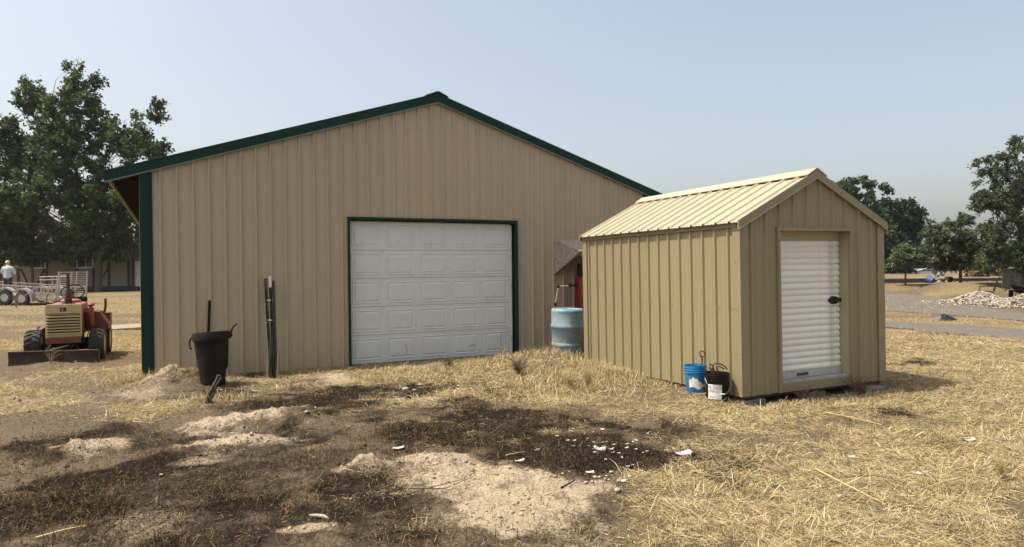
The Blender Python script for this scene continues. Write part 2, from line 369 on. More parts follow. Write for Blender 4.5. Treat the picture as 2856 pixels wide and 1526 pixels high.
BW, BL, RS, RZ, SL = 9.43, 12.2, 4.715, 4.778, .320
barn = thing('metal_barn', 'large tan ribbed steel barn with dark green trim and white garage door', 'barn', (-5.5677, 10.4183, 0), R_(26.272))
RIBS = (.027, .010, .034, .003)
roofz = lambda x: RZ - .06 - SL*abs(x - RS)
D0, D1, DZ = 3.13, 6.28, 2.473
ph = .251
edges = [.10] + [ph + RIB*3 + .9144*k for k in range(20) if ph + RIB*3 + .9144*k < BW-.1] + [BW-.10]
for a, b in zip(edges, edges[1:]):
    mb = MB(); cuts = [a] + [c for c in (D0, D1) if a < c < b] + [b]
    for p, q in zip(cuts, cuts[1:]):
        mid = (p+q)/2; lo = DZ+.055 if D0 < mid < D1 else -.06
        ribbed(mb, (0,0,0), (1,0,0), (0,0,1), (0,-1,0), p, q, lambda x, lo=lo: lo, lambda x: roofz(x) - .02, ph, (RS,))
    o = mb.build('wall_panel', tanwall, barn); o.location = (0, -.0022*(len(barn.children) % 2), random.uniform(-.006, .004))
mb = MB(); pts = []
for z in (.12, .62, 1.22, 1.84, 2.42, 3.0, 3.55, 4.1):
    for k in range(0, 41):
        x = ph + RIB*k + .05
        if x < BW-.1 and z < roofz(x) - .2 and not (D0 - .03 < x < D1 + .03 and z < DZ+.03): pts.append((x, 0, z + (.06 if D0 < x < D1 and z < 2.5 else 0)))
for k in range(41):
    x = ph + RIB*k + .05
    if x < BW-.1: pts.append((x, 0, roofz(x) - .27))
screws(mb, pts, (0,-1,0)); o = mb.build('screws', screwm, barn); o['kind'] = 'stuff'
# side and back walls
side = MB(); ribbed(side, (0,0,0), (0,1,0), (0,0,1), (-1,0,0), 0, .9144, lambda x: -.06, lambda x: roofz(0)-.03, .1)
sme = side.mesh('wall_panel'); sme.materials.append(tanwall)
for k in range(13):
    link('wall_panel', sme, barn, loc=(0, .02 + k*.9144, 0)); link('wall_panel', sme, barn, loc=(BW, .02 + (k+1)*.9144, 0), rot=(0, 0, math.pi))
for k in range(10):
    mb = MB(); ribbed(mb, (0,BL-.28,0), (1,0,0), (0,0,1), (0,1,0), max(.02, k*.943), (k+1)*.943-.001, lambda x: -.06, lambda x: roofz(x)-.02, ph, (RS,)); mb.build('wall_panel', tanwall, barn)
# green corner posts (two stepped faces)
for x0, s in ((-.025, 1), (BW+.025, -1)):
    mb = MB(); mb.prism([(x0,-.042,-.05),(x0+.125*s,-.042,-.05),(x0+.125*s,-.026,-.05),(x0+.17*s,-.026,-.05),(x0+.17*s,.01,-.05),(x0,.12,-.05)], (0,0,roofz(0)-.03)); mb.build('corner_trim', green, barn)
# rake trims with a folded lower lip
for s in (-1, 1):
    mb = MB(); OV = .47
    def rk(u, dz, y): x = RS + s*u; return (x, y, RZ - SL*u + dz)
    E_ = BW/2 + OV
    prof = [(-.075, .0), (-.075, -.165), (-.058, -.172), (-.03, -.17), (-.03, .0)]
    mb.add([rk(0, dz, y) for y, dz in prof] + [rk(E_, dz, y) for y, dz in prof], [(0,1,2,3,4), (9,8,7,6,5)] + [(i, (i+1) % 5, (i+1) % 5+5, i+5) for i in range(5)])
    mb.build('rake_trim', green, barn)
    mb = MB(); mb.add([rk(0, dz, y) for y, dz in ((-.080,-.158),(-.080,-.176),(-.056,-.178),(-.056,-.160))] + [rk(E_, dz, y) for y, dz in ((-.080,-.158),(-.080,-.176),(-.056,-.178),(-.056,-.160))], [(0,1,2,3),(7,6,5,4)] + [(i,(i+1)%4,(i+1)%4+4,i+4) for i in range(4)])
    mb.build('trim_lip', mat('pale_green_edge', (.13,.17,.14), .5), barn)  # lower lip coloured paler than the trim above it
# roof sheets, ridge cap, eave boards, purlins
tailm = mat('shaded_rafter', (.022,.018,.014), .9); cs = 1/math.sqrt(1+SL*SL); rl = (BW/2 + .46)/cs
for s in (-1, 1):
    mb = MB(); ribbed(mb, (RS,0,RZ-.035), (0,1,0), (s*cs,0,-SL*cs), (s*SL*cs,0,cs), 0, .9144, lambda x: 0, lambda x: rl, .1); ribbed(mb, (RS,0,RZ-.041), (0,1,0), (s*cs,0,-SL*cs), (s*SL*cs,0,cs), 0, .9144, lambda x: 0, lambda x: rl, .1)
    me = mb.mesh('roof_panel'); me.materials.append(mat('green_roof_steel', (.012,.05,.036), .4))
    for k in range(13): link('roof_panel', me, barn, loc=(0, -.03 + k*.938, 0))
    ex = RS + s*(BW/2 + .45); ez = RZ - SL*(BW/2 + .45)
    MB().box((ex - s*.02, BL/2-.05, ez-.095), (.04, BL-.1, .10)).build('eave_board', lumber, barn)
    for k in range(18): MB().beam((ex - s*.05, .03+k*.68, ez-.10), (RS + s*(BW/2+.03), .03+k*.68, ez-.10+SL*.42), .04, .14).build('rafter_tail', tailm, barn)  # added tails, coloured near black for the shade under the eave
    for k in range(6):
        x = RS + s*(.4 + k*.85); MB().box((x, BL/2, RZ - SL*(.4+k*.85) - .09), (.04, BL-.3, .09)).build('purlin', darkroof, barn)
mb = MB(); mb.prism([(RS-.22,-.10,RZ-.055),(RS-.02,-.10,RZ+.028),(RS+.03,-.10,RZ+.03),(RS+.2,-.10,RZ-.045),(RS+.2,-.10,RZ-.06),(RS+.02,-.10,RZ+.01),(RS-.02,-.10,RZ+.01),(RS-.2,-.10,RZ-.068)], (0, BL+.15, 0)); mb.build('ridge_cap', mat('weathered_cap', (.06,.055,.045), .7), barn)
# garage door
MB().box(((D0+D1)/2, -.016, DZ+.035), (D1-D0+.09, .05, .038)).build('door_trim', green, barn)
MB().box((D0-.02, -.016, (DZ+.01)/2-.03), (.036, .05, DZ+.06)).build('door_trim', green, barn)
MB().box((D1+.022, -.016, (DZ+.01)/2-.03), (.04, .05, DZ+.06)).build('door_trim', green, barn)
MB().box((D1+.012, .065, DZ/2-.02), (.022, .11, DZ+.04)).build('door_jamb', green, barn)
MB().box((D0-.012, .065, DZ/2-.02), (.022, .11, DZ+.04)).build('door_jamb', green, barn)
MB().box(((D0+D1)/2, .065, DZ+.02), (D1-D0, .11, .02)).build('door_head', green, barn)
MB().box((D1-.045, .095, DZ/2-.02), (.022, .03, DZ-.03)).build('weather_strip', mat('white_vinyl', (.62,.60,.53), .6, c2=(.30,.27,.22), lo=.5, hi=.7), barn)
secw, sech = D1-.065-D0+.02, DZ/5
rp = MB(); pw, phh = secw/5*.80, sech*.76
def rectring(i, d): return [(-pw/2+i, d, -phh/2+i), (pw/2-i, d, -phh/2+i), (pw/2-i, d, phh/2-i), (-pw/2+i, d, phh/2-i)]
rings = [(0, .002), (.006, -.007), (.014, -.007), (.024, .0005), (.034, .0005), (.056, -.0075)]
for i, (ins, d) in enumerate(rings):
    rp.v += rectring(ins, d)
    if i:
        for j in range(4): rp.f.append((4*(i-1)+j, 4*(i-1)+(j+1) % 4, 4*i+(j+1) % 4, 4*i+j))
rp.f.append(tuple(range(4*(len(rings)-1), 4*len(rings))))
rpm = rp.mesh('raised_panel'); rpm.materials.append(doorwhite)
for r in range(5):
    z0 = r*sech + .004 - .02; sec = MB(); sec.box((0, .02, 0), (secw, .04, sech-.007)).box((0, .028, sech/2), (secw, .02, .02))
    so_ = sec.build('door_section', doorwhite, barn, bevel=.003, loc=((D0+D1-.065)/2, .102, z0+sech/2))
    for c in range(5): link('raised_panel', rpm, so_, loc=(-secw/2 + secw*(c+.5)/5, 0, 0))
scm = mat('door_scratch', (.16,.15,.13), .8)
for q in ([(4.12,.28),(4.15,.20),(4.14,.12)], [(5.32,.16),(5.42,.21),(5.5,.17)], [(6.02,.40),(6.0,.25),(6.01,.12)], [(4.1,1.34),(4.11,1.31)], [(4.0,1.44),(4.01,1.42)]): MB().tube([(x, .0925, z) for x, z in q], .0035, 5).build('scratch', scm, barn)
MB().box(((D0+D1)/2, .2, DZ/2), (D1-D0, .02, DZ)).build('door_backing', darkroof, barn)

# ------------------------------------------------------------------ shed
shedtan = mat('shed_tan_steel', (.25,.212,.125), .42, 0, .04, 1.0, .04, 2.4, stretch=(1, 1, .5), rand=.03, spec=.35)
shedroof = mat('shed_roof_steel', (.37,.325,.235), .38, 0, .05, 4, .05, 160, spec=.4)
shedtrim = mat('shed_trim', (.235,.197,.118), .42, 0, .05, 3)
thr = R_(24.83); dv = Vector((math.cos(thr), math.sin(thr), .0067)); nv = Vector((-math.sin(thr), math.cos(thr), -.007)); dv.normalize(); upv = dv.cross(nv).normalized(); nv = upv.cross(dv)
shed = thing('metal_shed', 'small tan steel shed with ribbed roof and white roller door', 'shed')
shed.matrix_world = Matrix.Translation((2.7034, 8.1376, .0873)) @ Matrix((dv, nv, upv)).transposed().to_4x4()
RIBS = (.023, .010, .025, .004)
SW, SD, SH, SA, SS = 2.44, 3.56, 2.10, 2.735, .50
srz = lambda x: SA - .03 - SS*abs(x - SW/2)
E0, E1, EZ = .60, 1.80, 1.965
ed = [.06, .62, 1.22, 1.82, SW-.06]
for a, b in zip([.05, .05+RIB*4-.02, .05+RIB*8-.02], [.05+RIB*4-.02, .05+RIB*8-.02, SW-.05]):
    mb = MB(); cuts = [a] + [c for c in (E0, E1) if a < c < b] + [b]
    for p, q in zip(cuts, cuts[1:]):
        mid = (p+q)/2; lo = EZ if E0 < mid < E1 else 0
        ribbed(mb, (0,0,0), (1,0,0), (0,0,1), (0,-1,0), p, q, lambda x, lo=lo: lo, lambda x: srz(x)-.02, .165, (SW/2,))
    mb.build('wall_panel', shedtan, shed)
for a, b in ((.05, .89), (.89, 1.8044), (1.8044, 2.7188), (2.7188, SD-.05)):
    mb = MB(); ribbed(mb, (0,0,0), (0,1,0), (0,0,1), (-1,0,0), a, b, lambda x: 0, lambda x: SH-.02, .19); mb.build('wall_panel', shedtan, shed)
    mb = MB(); ribbed(mb, (SW,0,0), (0,1,0), (0,0,1), (1,0,0), a, b, lambda x: 0, lambda x: SH-.02, .19); mb.build('wall_panel', shedtan, shed)
for a, b in ((.05, .9), (.9, 1.8), (1.8, SW-.05)):
    mb = MB(); ribbed(mb, (0,SD,0), (1,0,0), (0,0,1), (0,1,0), a, b, lambda x: 0, lambda x: srz(x)-.02, .165, (SW/2,)); mb.build('wall_panel', shedtan, shed)
for cx, cy, sx, sy in ((0,0,1,1), (SW,0,-1,1), (0,SD,1,-1), (SW,SD,-1,-1)):
    mb = MB(); x0, y0 = cx - .022*sx, cy - .022*sy
    mb.prism([(x0,y0,0),(x0+.125*sx,y0,0),(x0+.125*sx,y0+.015*sy,0),(x0+.015*sx,y0+.015*sy,0),(x0+.015*sx,y0+.125*sy,0),(x0,y0+.125*sy,0)], (0,0,SH-.03)); mb.build('corner_trim', shedtrim, shed)
sc = 1/math.sqrt(1+SS*SS); srl = (SW/2+.07)/sc
for s in (-1, 1):
    for a, b in zip([-.03, .78, 1.70, 2.62], [.78, 1.70, 2.62, SD+.03]):
        mb = MB()
        for dz in (0, -.006): ribbed(mb, (SW/2,0,SA-.03+dz), (0,1,0), (s*sc,0,-SS*sc), (s*SS*sc,0,sc), a, b, lambda x: .02, lambda x: srl, .10)
        mb.build('roof_panel', shedroof, shed)
    MB().box((SW/2 + s*(SW/2+.018), SD/2, SH-.055), (.02, SD-.05, .08)).build('eave_trim', shedtrim, shed)
    for y0, q in ((-.05, -1), (SD+.05, 1)):
        mb = MB(); uu = SW/2+.06
        P = [(SW/2, y0, SA-.012), (SW/2 + s*uu, y0, SA-.012-SS*uu), (SW/2 + s*uu, y0, SA-.115-SS*uu), (SW/2, y0, SA-.115)]
        mb.prism(P, (0, -q*.022, 0)); mb.build('rake_trim', shedtrim, shed)
        MB().beam((SW/2 + s*.01, y0 + q*.004, SA-.117), (SW/2+s*uu, y0 + q*.004, SA-.117-SS*uu), .012, .01).build('trim_lip', mat('pale_trim_edge', (.33,.29,.19), .4), shed)
mb = MB(); mb.prism([(SW/2-.17,-.056,SA-.078),(SW/2-.015,-.056,SA+.014),(SW/2+.015,-.056,SA+.014),(SW/2+.17,-.056,SA-.078),(SW/2+.168,-.056,SA-.086),(SW/2,-.056,SA-.001),(SW/2-.168,-.056,SA-.086)], (0, SD+.112, 0)); mb.build('ridge_cap', shedroof, shed)
mb = MB(); pts = [(-.002, .19 + RIB*k - .05, z) for k in range(16) for z in (.07, 1.04, 1.93)]; screws(mb, pts, (-1,0,0), .008)
screws(mb, [(.165 + RIB*k + .05, -.002, z) for k in range(10) for z in (.06, .98, 1.95) if not E0-.05 < .215+RIB*k < E1+.05], (0,-1,0), .006)
screws(mb, [(.04, -.022, z) for z in (.1, .55, 1.0, 1.5, 1.95)] + [(SW-.04, -.022, z) for z in (.1, .55, 1.0, 1.5, 1.95)], (0,-1,0), .007); screws(mb, [(-.022, .06, z) for z in (.12, .5, 1.04, 1.6)] + [(-.022, SD-.06, z) for z in (.1, .5, .9, 1.4, 1.8)], (-1,0,0), .008)
o = mb.build('screws', mat('shed_screws', (.25,.19,.12), .5), shed); o['kind'] = 'stuff'
# floor skids (rusty channel under the walls)
rustm = mat('rusty_steel', (.10,.042,.024), .85, 0, .35, 14, .3, 60, c2=(.05,.03,.024))
for x in (.05, SW/2, SW-.05): MB().box((x, SD/2, -.025), (.07, SD-.06, .05)).build('skid', rustm, shed)
MB().box((SW/2, .06, -.02), (SW-.1, .06, .04)).build('skid', rustm, shed)
# door frame, roller door
MB().box((E0-.018, -.02, EZ/2+.01), (.035, .045, EZ+.02)).build('door_trim', shedtrim, shed)
MB().box((E1+.018, -.02, EZ/2+.01), (.035, .045, EZ+.02)).build('door_trim', shedtrim, shed)
MB().box(((E0+E1)/2, -.02, EZ+.0205), (E1-E0+.075, .047, .04)).build('door_trim', shedtrim, shed)
cream = mat('cream_jamb', (.34,.30,.19), .5, 0, .06, 5, c2=(.2,.16,.1), lo=.62, hi=.8)
for x, s in ((E0, -1), (E1, 1)): MB().box((x + s*.010, .07, EZ/2+.06), (.018, .15, EZ-.13)).build('door_jamb', cream, shed)
MB().box(((E0+E1)/2, .07, EZ+.008), (E1-E0, .15, .014)).build('door_head', shedtrim, shed)
MB().box(((E0+E1)/2, .135, EZ-.055), (E1-E0, .02, .11)).build('door_header_panel', cream, shed)
MB().box(((E0+E1)/2, -.008, .052), (E1-E0, .03, .104)).build('sill_trim', shedtrim, shed)
MB().box(((E0+E1)/2, .075, .10), (E1-E0, .15, .05)).build('door_sill', mat('grey_sill', (.36,.35,.32), .6, 0, .25, 12, .2, 60, c2=(.22,.2,.17)), shed)
rollw = mat('white_roller_enamel', (.76,.75,.69), .35, 0, .05, 5, .04, 80, c2=(.42,.38,.31), lo=.56, hi=.78, rand=.05)
rd = MB().box(((E0+E1)/2, .16, (EZ-.1)/2+.06), (E1-E0-.004, .012, EZ-.22)).build('roller_door', rollw, shed)
NS = 21; zb, zt = .215, EZ-.10; pit = (zt-zb)/NS; mb = MB(); K = 8
for i in range(K+1):
    t = i/K; d = -.017*math.sin(math.pi*min(1, t*1.15))**.6 if t*1.15 < 1 else 0
    for x in (-(E1-E0)/2+.006, (E1-E0)/2-.006): mb.v.append((x, d, t*pit))
for i in range(K): mb.f.append((2*i, 2*i+1, 2*i+3, 2*i+2))
b0 = len(mb.v); mb.v += [(-(E1-E0)/2+.006, .006, 0), ((E1-E0)/2-.006, .006, 0), ((E1-E0)/2-.006, .006, pit), (-(E1-E0)/2+.006, .006, pit)]; mb.f.append((b0, b0+3, b0+2, b0+1))
sm = mb.mesh('slat', 30); sm.materials.append(rollw)
for k in range(NS): link('slat', sm, rd, loc=((E0+E1)/2, .146 + random.uniform(-.003, .003), zb + k*pit), rot=(random.uniform(-.03, .03), random.uniform(-.003, .003), 0))
greybar = mat('grey_bar', (.42,.42,.40), .5, .2, .12, 8, c2=(.25,.24,.22), lo=.55, hi=.7)
MB().box(((E0+E1)/2, .135, .17), (E1-E0-.01, .03, .085)).build('bottom_bar', greybar, rd, bevel=.004)
lt = MB(); lt.box(((E0+E1)/2-.1, .115, .17), (.19, .012, .035)); lt.tube([((E0+E1)/2-.14, .11, .165), ((E0+E1)/2-.13, .095, .18), ((E0+E1)/2-.04, .095, .18), ((E0+E1)/2-.03, .11, .165)], .006, 6); lt.build('latch', mat('dark_latch', (.09,.09,.085), .5, .5), rd)
lk = MB(); lk.lathe([(.0,-.016),(.035,-.014),(.058,-.006),(.062,.01)], 20, 'y', (E1-.115, .125, 1.08), fn=lambda p: Vector((p.x*1.55, p.y, p.z*.88)))
lk.box((E1-.02, .12, 1.085), (.05, .02, .045)).tube([(E1-.16,.105,1.07),(E1-.12,.092,1.09),(E1-.08,.105,1.075)], .01, 8)
lk.build('door_lock', mat('black_lock', (.012,.012,.012), .3, .3), rd, smooth=40)
# blocks the shed stands on
conc = mat('old_concrete', (.15,.14,.125), .95, 0, .25, 10, .5, 50)
shm = shed.matrix_world
for lx, ly, s, lab in ((.18, .10, (.4,.2,.12), 'concrete block under the near corner of the tan shed'), (2.08, .0, (.42,.3,.12), 'rough concrete block under the right front corner of the shed'), (1.25, .12, (.3,.2,.10), 'concrete block under the shed door sill'), (.15, 2.6, (.3,.3,.12), 'concrete block under the rear of the shed side wall')):
    p = shm @ Vector((lx, ly, 0)); zt_ = p.z - .051; zb_ = -.10
    if s[0] == .42: zt_ += -.001
    o = MB().box((0,0,0), (s[0], s[1], zt_-zb_)).build('concrete_block', conc, None, bevel=.012, loc=(p.x, p.y, (zt_+zb_)/2), rot=(0,0,thr+.06)); tag(o, lab, 'block', 'blocks under the shed')

# ------------------------------------------------------------------ dry grass, straw and charred stubble
def blades(n, x, y, length, width, elev, colr, head=None, bend=.3, quadonly=False, seed=1):
    r = np.random.default_rng(seed); z = height(x, y)
    a = r.uniform(0, 2*np.pi, n) if head is None else head
    dx, dy = np.cos(a), np.sin(a); ce, se = np.cos(elev), np.sin(elev)
    wa = a + np.pi/2 + r.normal(0, .3, n); wx, wy = np.cos(wa)*width/2, np.sin(wa)*width/2; tw = r.uniform(-.6, .6, n)*width/2
    P0 = np.stack([x, y, z], 1); W = np.stack([wx, wy, tw], 1); D = np.stack([dx*ce, dy*ce, se], 1); L = length[:, None]
    if quadonly:
        P1 = P0 + D*L; P1[:, 2] = np.maximum(P1[:, 2], height(P1[:, 0], P1[:, 1]) + .003)
        P0 = P0 + np.array([0, 0, .004]); V = np.stack([P0-W, P0+W, P1+W*.6, P1-W*.6], 1).reshape(-1, 3)
        F4 = np.arange(4*n).reshape(n, 4); return V, F4, None, np.repeat(colr, 4, 0)
    P1 = P0 + D*L*.55; e2 = elev - bend; D2 = np.stack([dx*np.cos(e2), dy*np.cos(e2), np.sin(e2)], 1); P2 = P1 + D2*L*.45
    V = np.stack([P0-W, P0+W, P1+W*.8, P1-W*.8, P2], 1).reshape(-1, 3); b = np.arange(n)[:, None]*5
    return V, b + np.array([[0, 1, 2, 3]]), b + np.array([[3, 2, 4]]), np.repeat(colr, 5, 0)
def scatter(n, y0, y1, p, seed, keep, xr=.86, xo=.8, inflate=3.0):
    """points thinning out with distance, kept with probability keep(x, y)"""
    r = np.random.default_rng(seed); N = int(n*inflate); q = 1 - p
    u = r.random(N); y = (y0**q + u*(y1**q - y0**q))**(1/q); x = r.uniform(-1, 1, N)*(y*xr + xo)
    k = r.random(N) < keep(x, y); x, y = x[k][:n], y[k][:n]
    th = R_(26.272); bx = (x+5.5677)*math.cos(th) + (y-10.4183)*math.sin(th); by = -(x+5.5677)*math.sin(th) + (y-10.4183)*math.cos(th)
    th = R_(24.83); sx = (x-2.7034)*math.cos(th) + (y-8.1376)*math.sin(th); sy = -(x-2.7034)*math.sin(th) + (y-8.1376)*math.cos(th)
    ok = ~((by > -.03) & (bx > -.05) & (bx < BW+.1)) & ~((sx > -.03) & (sx < SW+.03) & (sy > -.06) & (sy < SD+.03))
    return x[ok], y[ok]
def barn_front(x, y):
    th = R_(26.272); return -(-(x+5.5677)*math.sin(th) + (y-10.4183)*math.cos(th))
def pal(n, cols, w, seed, jit=.2):
    r = np.random.default_rng(seed); c = np.array(cols)[r.choice(len(cols), n, p=np.array(w)/sum(w))]; return c*(1 + r.uniform(-jit, jit, (n, 1)))
strawm = attr_mat('straw_blades', .75, .18, .25); charm = attr_mat('charred_blades', .9, 0, .1)
STRAWC = [(.44,.352,.185),(.36,.282,.145),(.56,.475,.285),(.22,.16,.085),(.11,.08,.046),(.33,.295,.215)]; SWT = [4.5,4.5,3.2,3,2.2,2]
def clump(x, y, s): return sstep(.34, .62, fbm(x*2.6, y*2.6, s, 4))
parts = []
# lying straw litter
def kp(x, y): s, c, d = zones(x, y); return np.clip(s*1.2, 0, 1)*(.30 + .70*clump(x, y, 61)) + .004 + .016*(1-c)*(1-d)
x, y = scatter(340000, 3.5, 15.5, .30, 101, kp, inflate=3.4); n = len(x); r = np.random.default_rng(5)
flow = fbm(x*.9, y*.9, 71, 3)*9; hd = flow + r.normal(0, 1.0, n) + np.pi*(r.random(n) < .5)
s_, c_, d_ = zones(x, y); sc_ = .32 + .68*np.clip(s_*1.6, 0, 1)
parts.append(blades(n, x, y, r.gamma(3, .026, n).clip(.02, .24)*sc_, r.uniform(.0014, .0030, n)*(1+.08*y), r.normal(.12, .18, n).clip(-.02, .6), pal(n, STRAWC, SWT, 6)*(.45+.55*sc_)[:, None], hd, 0, True, 7))
# bent standing dry grass
def kp2(x, y): s, c, d = zones(x, y); bf = barn_front(x, y); return np.clip(s*1.1-.15, 0, 1)*clump(x, y, 83)**2*np.where((bf > -.1) & (bf < .75) & (x < 1.2), .06, 1)
x, y = scatter(34000, 3.5, 17, .2, 111, kp2, inflate=5); n = len(x); r = np.random.default_rng(15)
parts.append(blades(n, x, y, r.gamma(5, .016, n).clip(.03, .2)*(.45+.9*clump(x, y, 93)), r.uniform(.003, .006, n)*(1+.04*y), r.normal(.55, .35, n).clip(.08, 1.4), pal(n, STRAWC, SWT, 16), fbm(x*1.3, y*1.3, 91, 3)*10 + r.normal(0, .8, n), .5, False, 17))
# a taller fringe in front of the barn wall, round the drum and along the shed
def fringe(n, a, b, w, seed, lmin, lmax):
    r = np.random.default_rng(seed); t = r.random(n); a, b = np.array(a), np.array(b); off = r.normal(0, w, (n, 2)); P = a + (b-a)*t[:, None] + off
    return P[:, 0], P[:, 1], r.uniform(lmin, lmax, n), r
for k, (a, b, w, n, lo, hi) in enumerate((((-2.0,10.2),(.5,11.3),.25,4200,.04,.17), ((.5,11.5),(1.3,11.8),.25,700,.06,.22), ((1.0,10.9),(2.0,9.2),.14,1700,.05,.16), ((-5.7,10.0),(-5.5,10.3),.15,900,.08,.25), ((2.9,7.85),(4.9,8.65),.10,500,.03,.10), ((-4.0,8.6),(-3.4,8.7),.14,420,.05,.2), ((.2,8.9),(1.6,10.3),.4,3200,.05,.2))):
    x, y, ln, r = fringe(n, a, b, w, 200+k, lo, hi); n = len(x)
    th = R_(26.272); by = -(x+5.5677)*math.sin(th) + (y-10.4183)*math.cos(th); bx = (x+5.5677)*math.cos(th) + (y-10.4183)*math.sin(th)
    th = R_(24.83); sx = (x-2.7034)*math.cos(th) + (y-8.1376)*math.sin(th); sy = -(x-2.7034)*math.sin(th) + (y-8.1376)*math.cos(th)
    ok = ~((by > -.04) & (bx > -.05)) & ~((sx > -.04) & (sy > -.02) & (sx < SW+.03)); x, y, ln = x[ok], y[ok], ln[ok]; n = len(x)
    parts.append(blades(n, x, y, ln, r.uniform(.004, .007, n), r.normal(.95, .3, n).clip(.2, 1.5), pal(n, STRAWC, SWT, 260+k), None, .6, False, 300+k))
# far yard grass, coarser
def kp3(x, y): s, c, d = zones(x, y); return np.clip(s, 0, 1)*(.15+.85*clump(x*.5, y*.5, 63))*(1 - road_mask(x, y)) + .03*(1-road_mask(x, y))
x, y = scatter(42000, 14, 42, .6, 121, kp3, xr=.85, inflate=3); n = len(x); r = np.random.default_rng(25)
ok = np.ones(n, bool)
parts.append(blades(n, x, y, r.uniform(.04, .14, n), r.uniform(.005, .011, n)*(y/22), r.normal(.6, .35, n).clip(.05, 1.4), pal(n, STRAWC, SWT, 26), None, .5, False, 27))
def join(parts):
    o = 0; Vs, F4, F3, C = [], [], [], []
    for V, a, b, c in parts:
        Vs.append(V); F4.append(a+o); C.append(c)
        if b is not None: F3.append(b+o)
        o += len(V)
    return np.concatenate(Vs), np.concatenate(F4), (np.concatenate(F3) if F3 else None), np.concatenate(C)
V, F4, F3, C = join(parts); g = link('dry_grass', big_mesh('dry_grass', V, F4, F3, C, strawm)); tag(g, 'dry golden straw and bent grass lying over the yard', 'grass', kind='stuff')
def kc(x, y): s, c, d = zones(x, y); return np.clip(c*1.1, 0, 1)*(.25+.75*clump(x, y, 65)) + .05
x, y = scatter(270000, 3.5, 11.5, .3, 131, kc, inflate=2.6); n = len(x); r = np.random.default_rng(35)
parts = [blades(n, x, y, r.gamma(3, .011, n).clip(.008, .08), r.uniform(.0018, .004, n), r.normal(.55, .4, n).clip(.0, 1.4), pal(n, [(.020,.014,.009),(.055,.038,.022),(.11,.077,.042),(.24,.175,.09),(.012,.0095,.008)], [3,4,3.4,2.0,2.0], 36, .3)*(1.2 - .6*np.clip(zones(x, y)[1], 0, 1))[:, None], None, 0, True, 37)]
V, F4, F3, C = join(parts); g = link('charred_stubble', big_mesh('charred_stubble', V, F4, F3, C, charm)); tag(g, 'short dark burnt grass stubble on the scorched ground', 'grass', kind='stuff')
# crumbled soil clods on the bare dirt
ico = [Vector(v) for v in ((0,0,1),(.9,0,.1),(.28,.85,.1),(-.72,.53,.1),(-.72,-.53,.1),(.28,-.85,.1),(0,0,-.6))]; icf = np.array([(0,1,2),(0,2,3),(0,3,4),(0,4,5),(0,5,1),(6,2,1),(6,3,2),(6,4,3),(6,5,4),(6,1,5)])
def pebbles(x, y, size, colr, seed, zoff=0):
    r = np.random.default_rng(seed); n = len(x); B = np.array([tuple(v) for v in ico]); z = height(x, y) + zoff
    S = B[None]*(size[:, None, None])*r.uniform(.6, 1.2, (n, 7, 1)); S[:, :, 2] *= .7; a = r.uniform(0, 6.3, n); c, s = np.cos(a), np.sin(a)
    Xr = S[:, :, 0]*c[:, None] - S[:, :, 1]*s[:, None]; Yr = S[:, :, 0]*s[:, None] + S[:, :, 1]*c[:, None]
    V = np.stack([Xr + x[:, None], Yr + y[:, None], S[:, :, 2] + z[:, None]], -1).reshape(-1, 3)
    return V, (np.arange(n)[:, None, None]*7 + icf[None]).reshape(-1, 3), np.repeat(colr, 7, 0)
def kd(x, y): s, c, d = zones(x, y); return np.clip(d, 0, 1)*.8 + .12*(1-s)
x, y = scatter(16000, 3.5, 12, .6, 141, kd, inflate=4); n = len(x); r = np.random.default_rng(45); s_, c_, d_ = zones(x, y)
colr = np.where((d_ > .4)[:, None], np.array([[.33,.265,.185]]), np.array([[.075,.056,.039]]))*r.uniform(.6, 1.2, (n, 1))
V, F3, C = pebbles(x, y, r.gamma(1.6, .0045, n).clip(.002, .028), colr, 46); g = link('soil_clods', big_mesh('soil_clods', V, None, F3, C, attr_mat('clods', .95, 0, .1))); tag(g, 'small crumbs and clods of dry soil on the bare patches', 'soil', kind='stuff')
# ------------------------------------------------------------------ things beside the barn and the shed
def on(x, y, dz=0): return (x, y, h1(x, y) + dz)
bth = R_(26.272)
def bloc(x, y, z=0): return Vector((-5.5677 + x*math.cos(bth) - y*math.sin(bth), 10.4183 + x*math.sin(bth) + y*math.cos(bth), z))

# rubbish can
canm = mat('brown_can_plastic', (.015,.0095,.0075), .7, 0, .3, 5, .1, 30, c2=(.034,.025,.02), spec=.2, lo=.55, hi=.8)
can = thing('rubbish_can', 'dented dark brown plastic rubbish can leaning against the barn wall', 'rubbish can', on(-4.24, 9.80, -.02)); can.scale = (.90,.90,1.04); can.rotation_euler = (R_(-3), R_(-3.5), .2)
def dent(p):
    q = p.copy(); w = math.exp(-((q.z-.27)/.13)**2); a = math.atan2(q.y, q.x)
    k = 1 - .26*w*max(0, math.cos(a+1.2))**2 - .10*w*max(0, math.cos(a+2.4)) + .015*math.sin(3*a+q.z*9)*(1-q.z); lowf = 1 - .10/(1 + math.exp((q.z-.21)*90)); return Vector((q.x*k*lowf - .02*(1-lowf)*10, q.y*k*lowf, q.z))
mb = MB(); mb.lathe([(.19,0),(.205,.012),(.208,.07),(.212,.14),(.217,.19),(.219,.21),(.221,.23),(.226,.27),(.230,.31),(.233,.36),(.240,.43),(.245,.50),(.255,.62),(.262,.625),(.262,.66)], 40, fn=dent); mb.lathe([(.262,.66),(.25,.66),(.238,.5),(.2,.03)], 40, fn=dent, cap=False); mb.build('can_body', canm, can, smooth=50)
MB().lathe([(.258,.615),(.278,.62),(.282,.69),(.27,.725),(.255,.725),(.25,.64)], 40, fn=dent, cap=False).build('rim', canm, can, smooth=45)
MB().tube([(-.27,.04,.67),(-.31,.04,.66),(-.335,.03,.60),(-.32,.0,.53),(-.30,-.02,.52)], .014, 8).build('handle', canm, can, smooth=50)
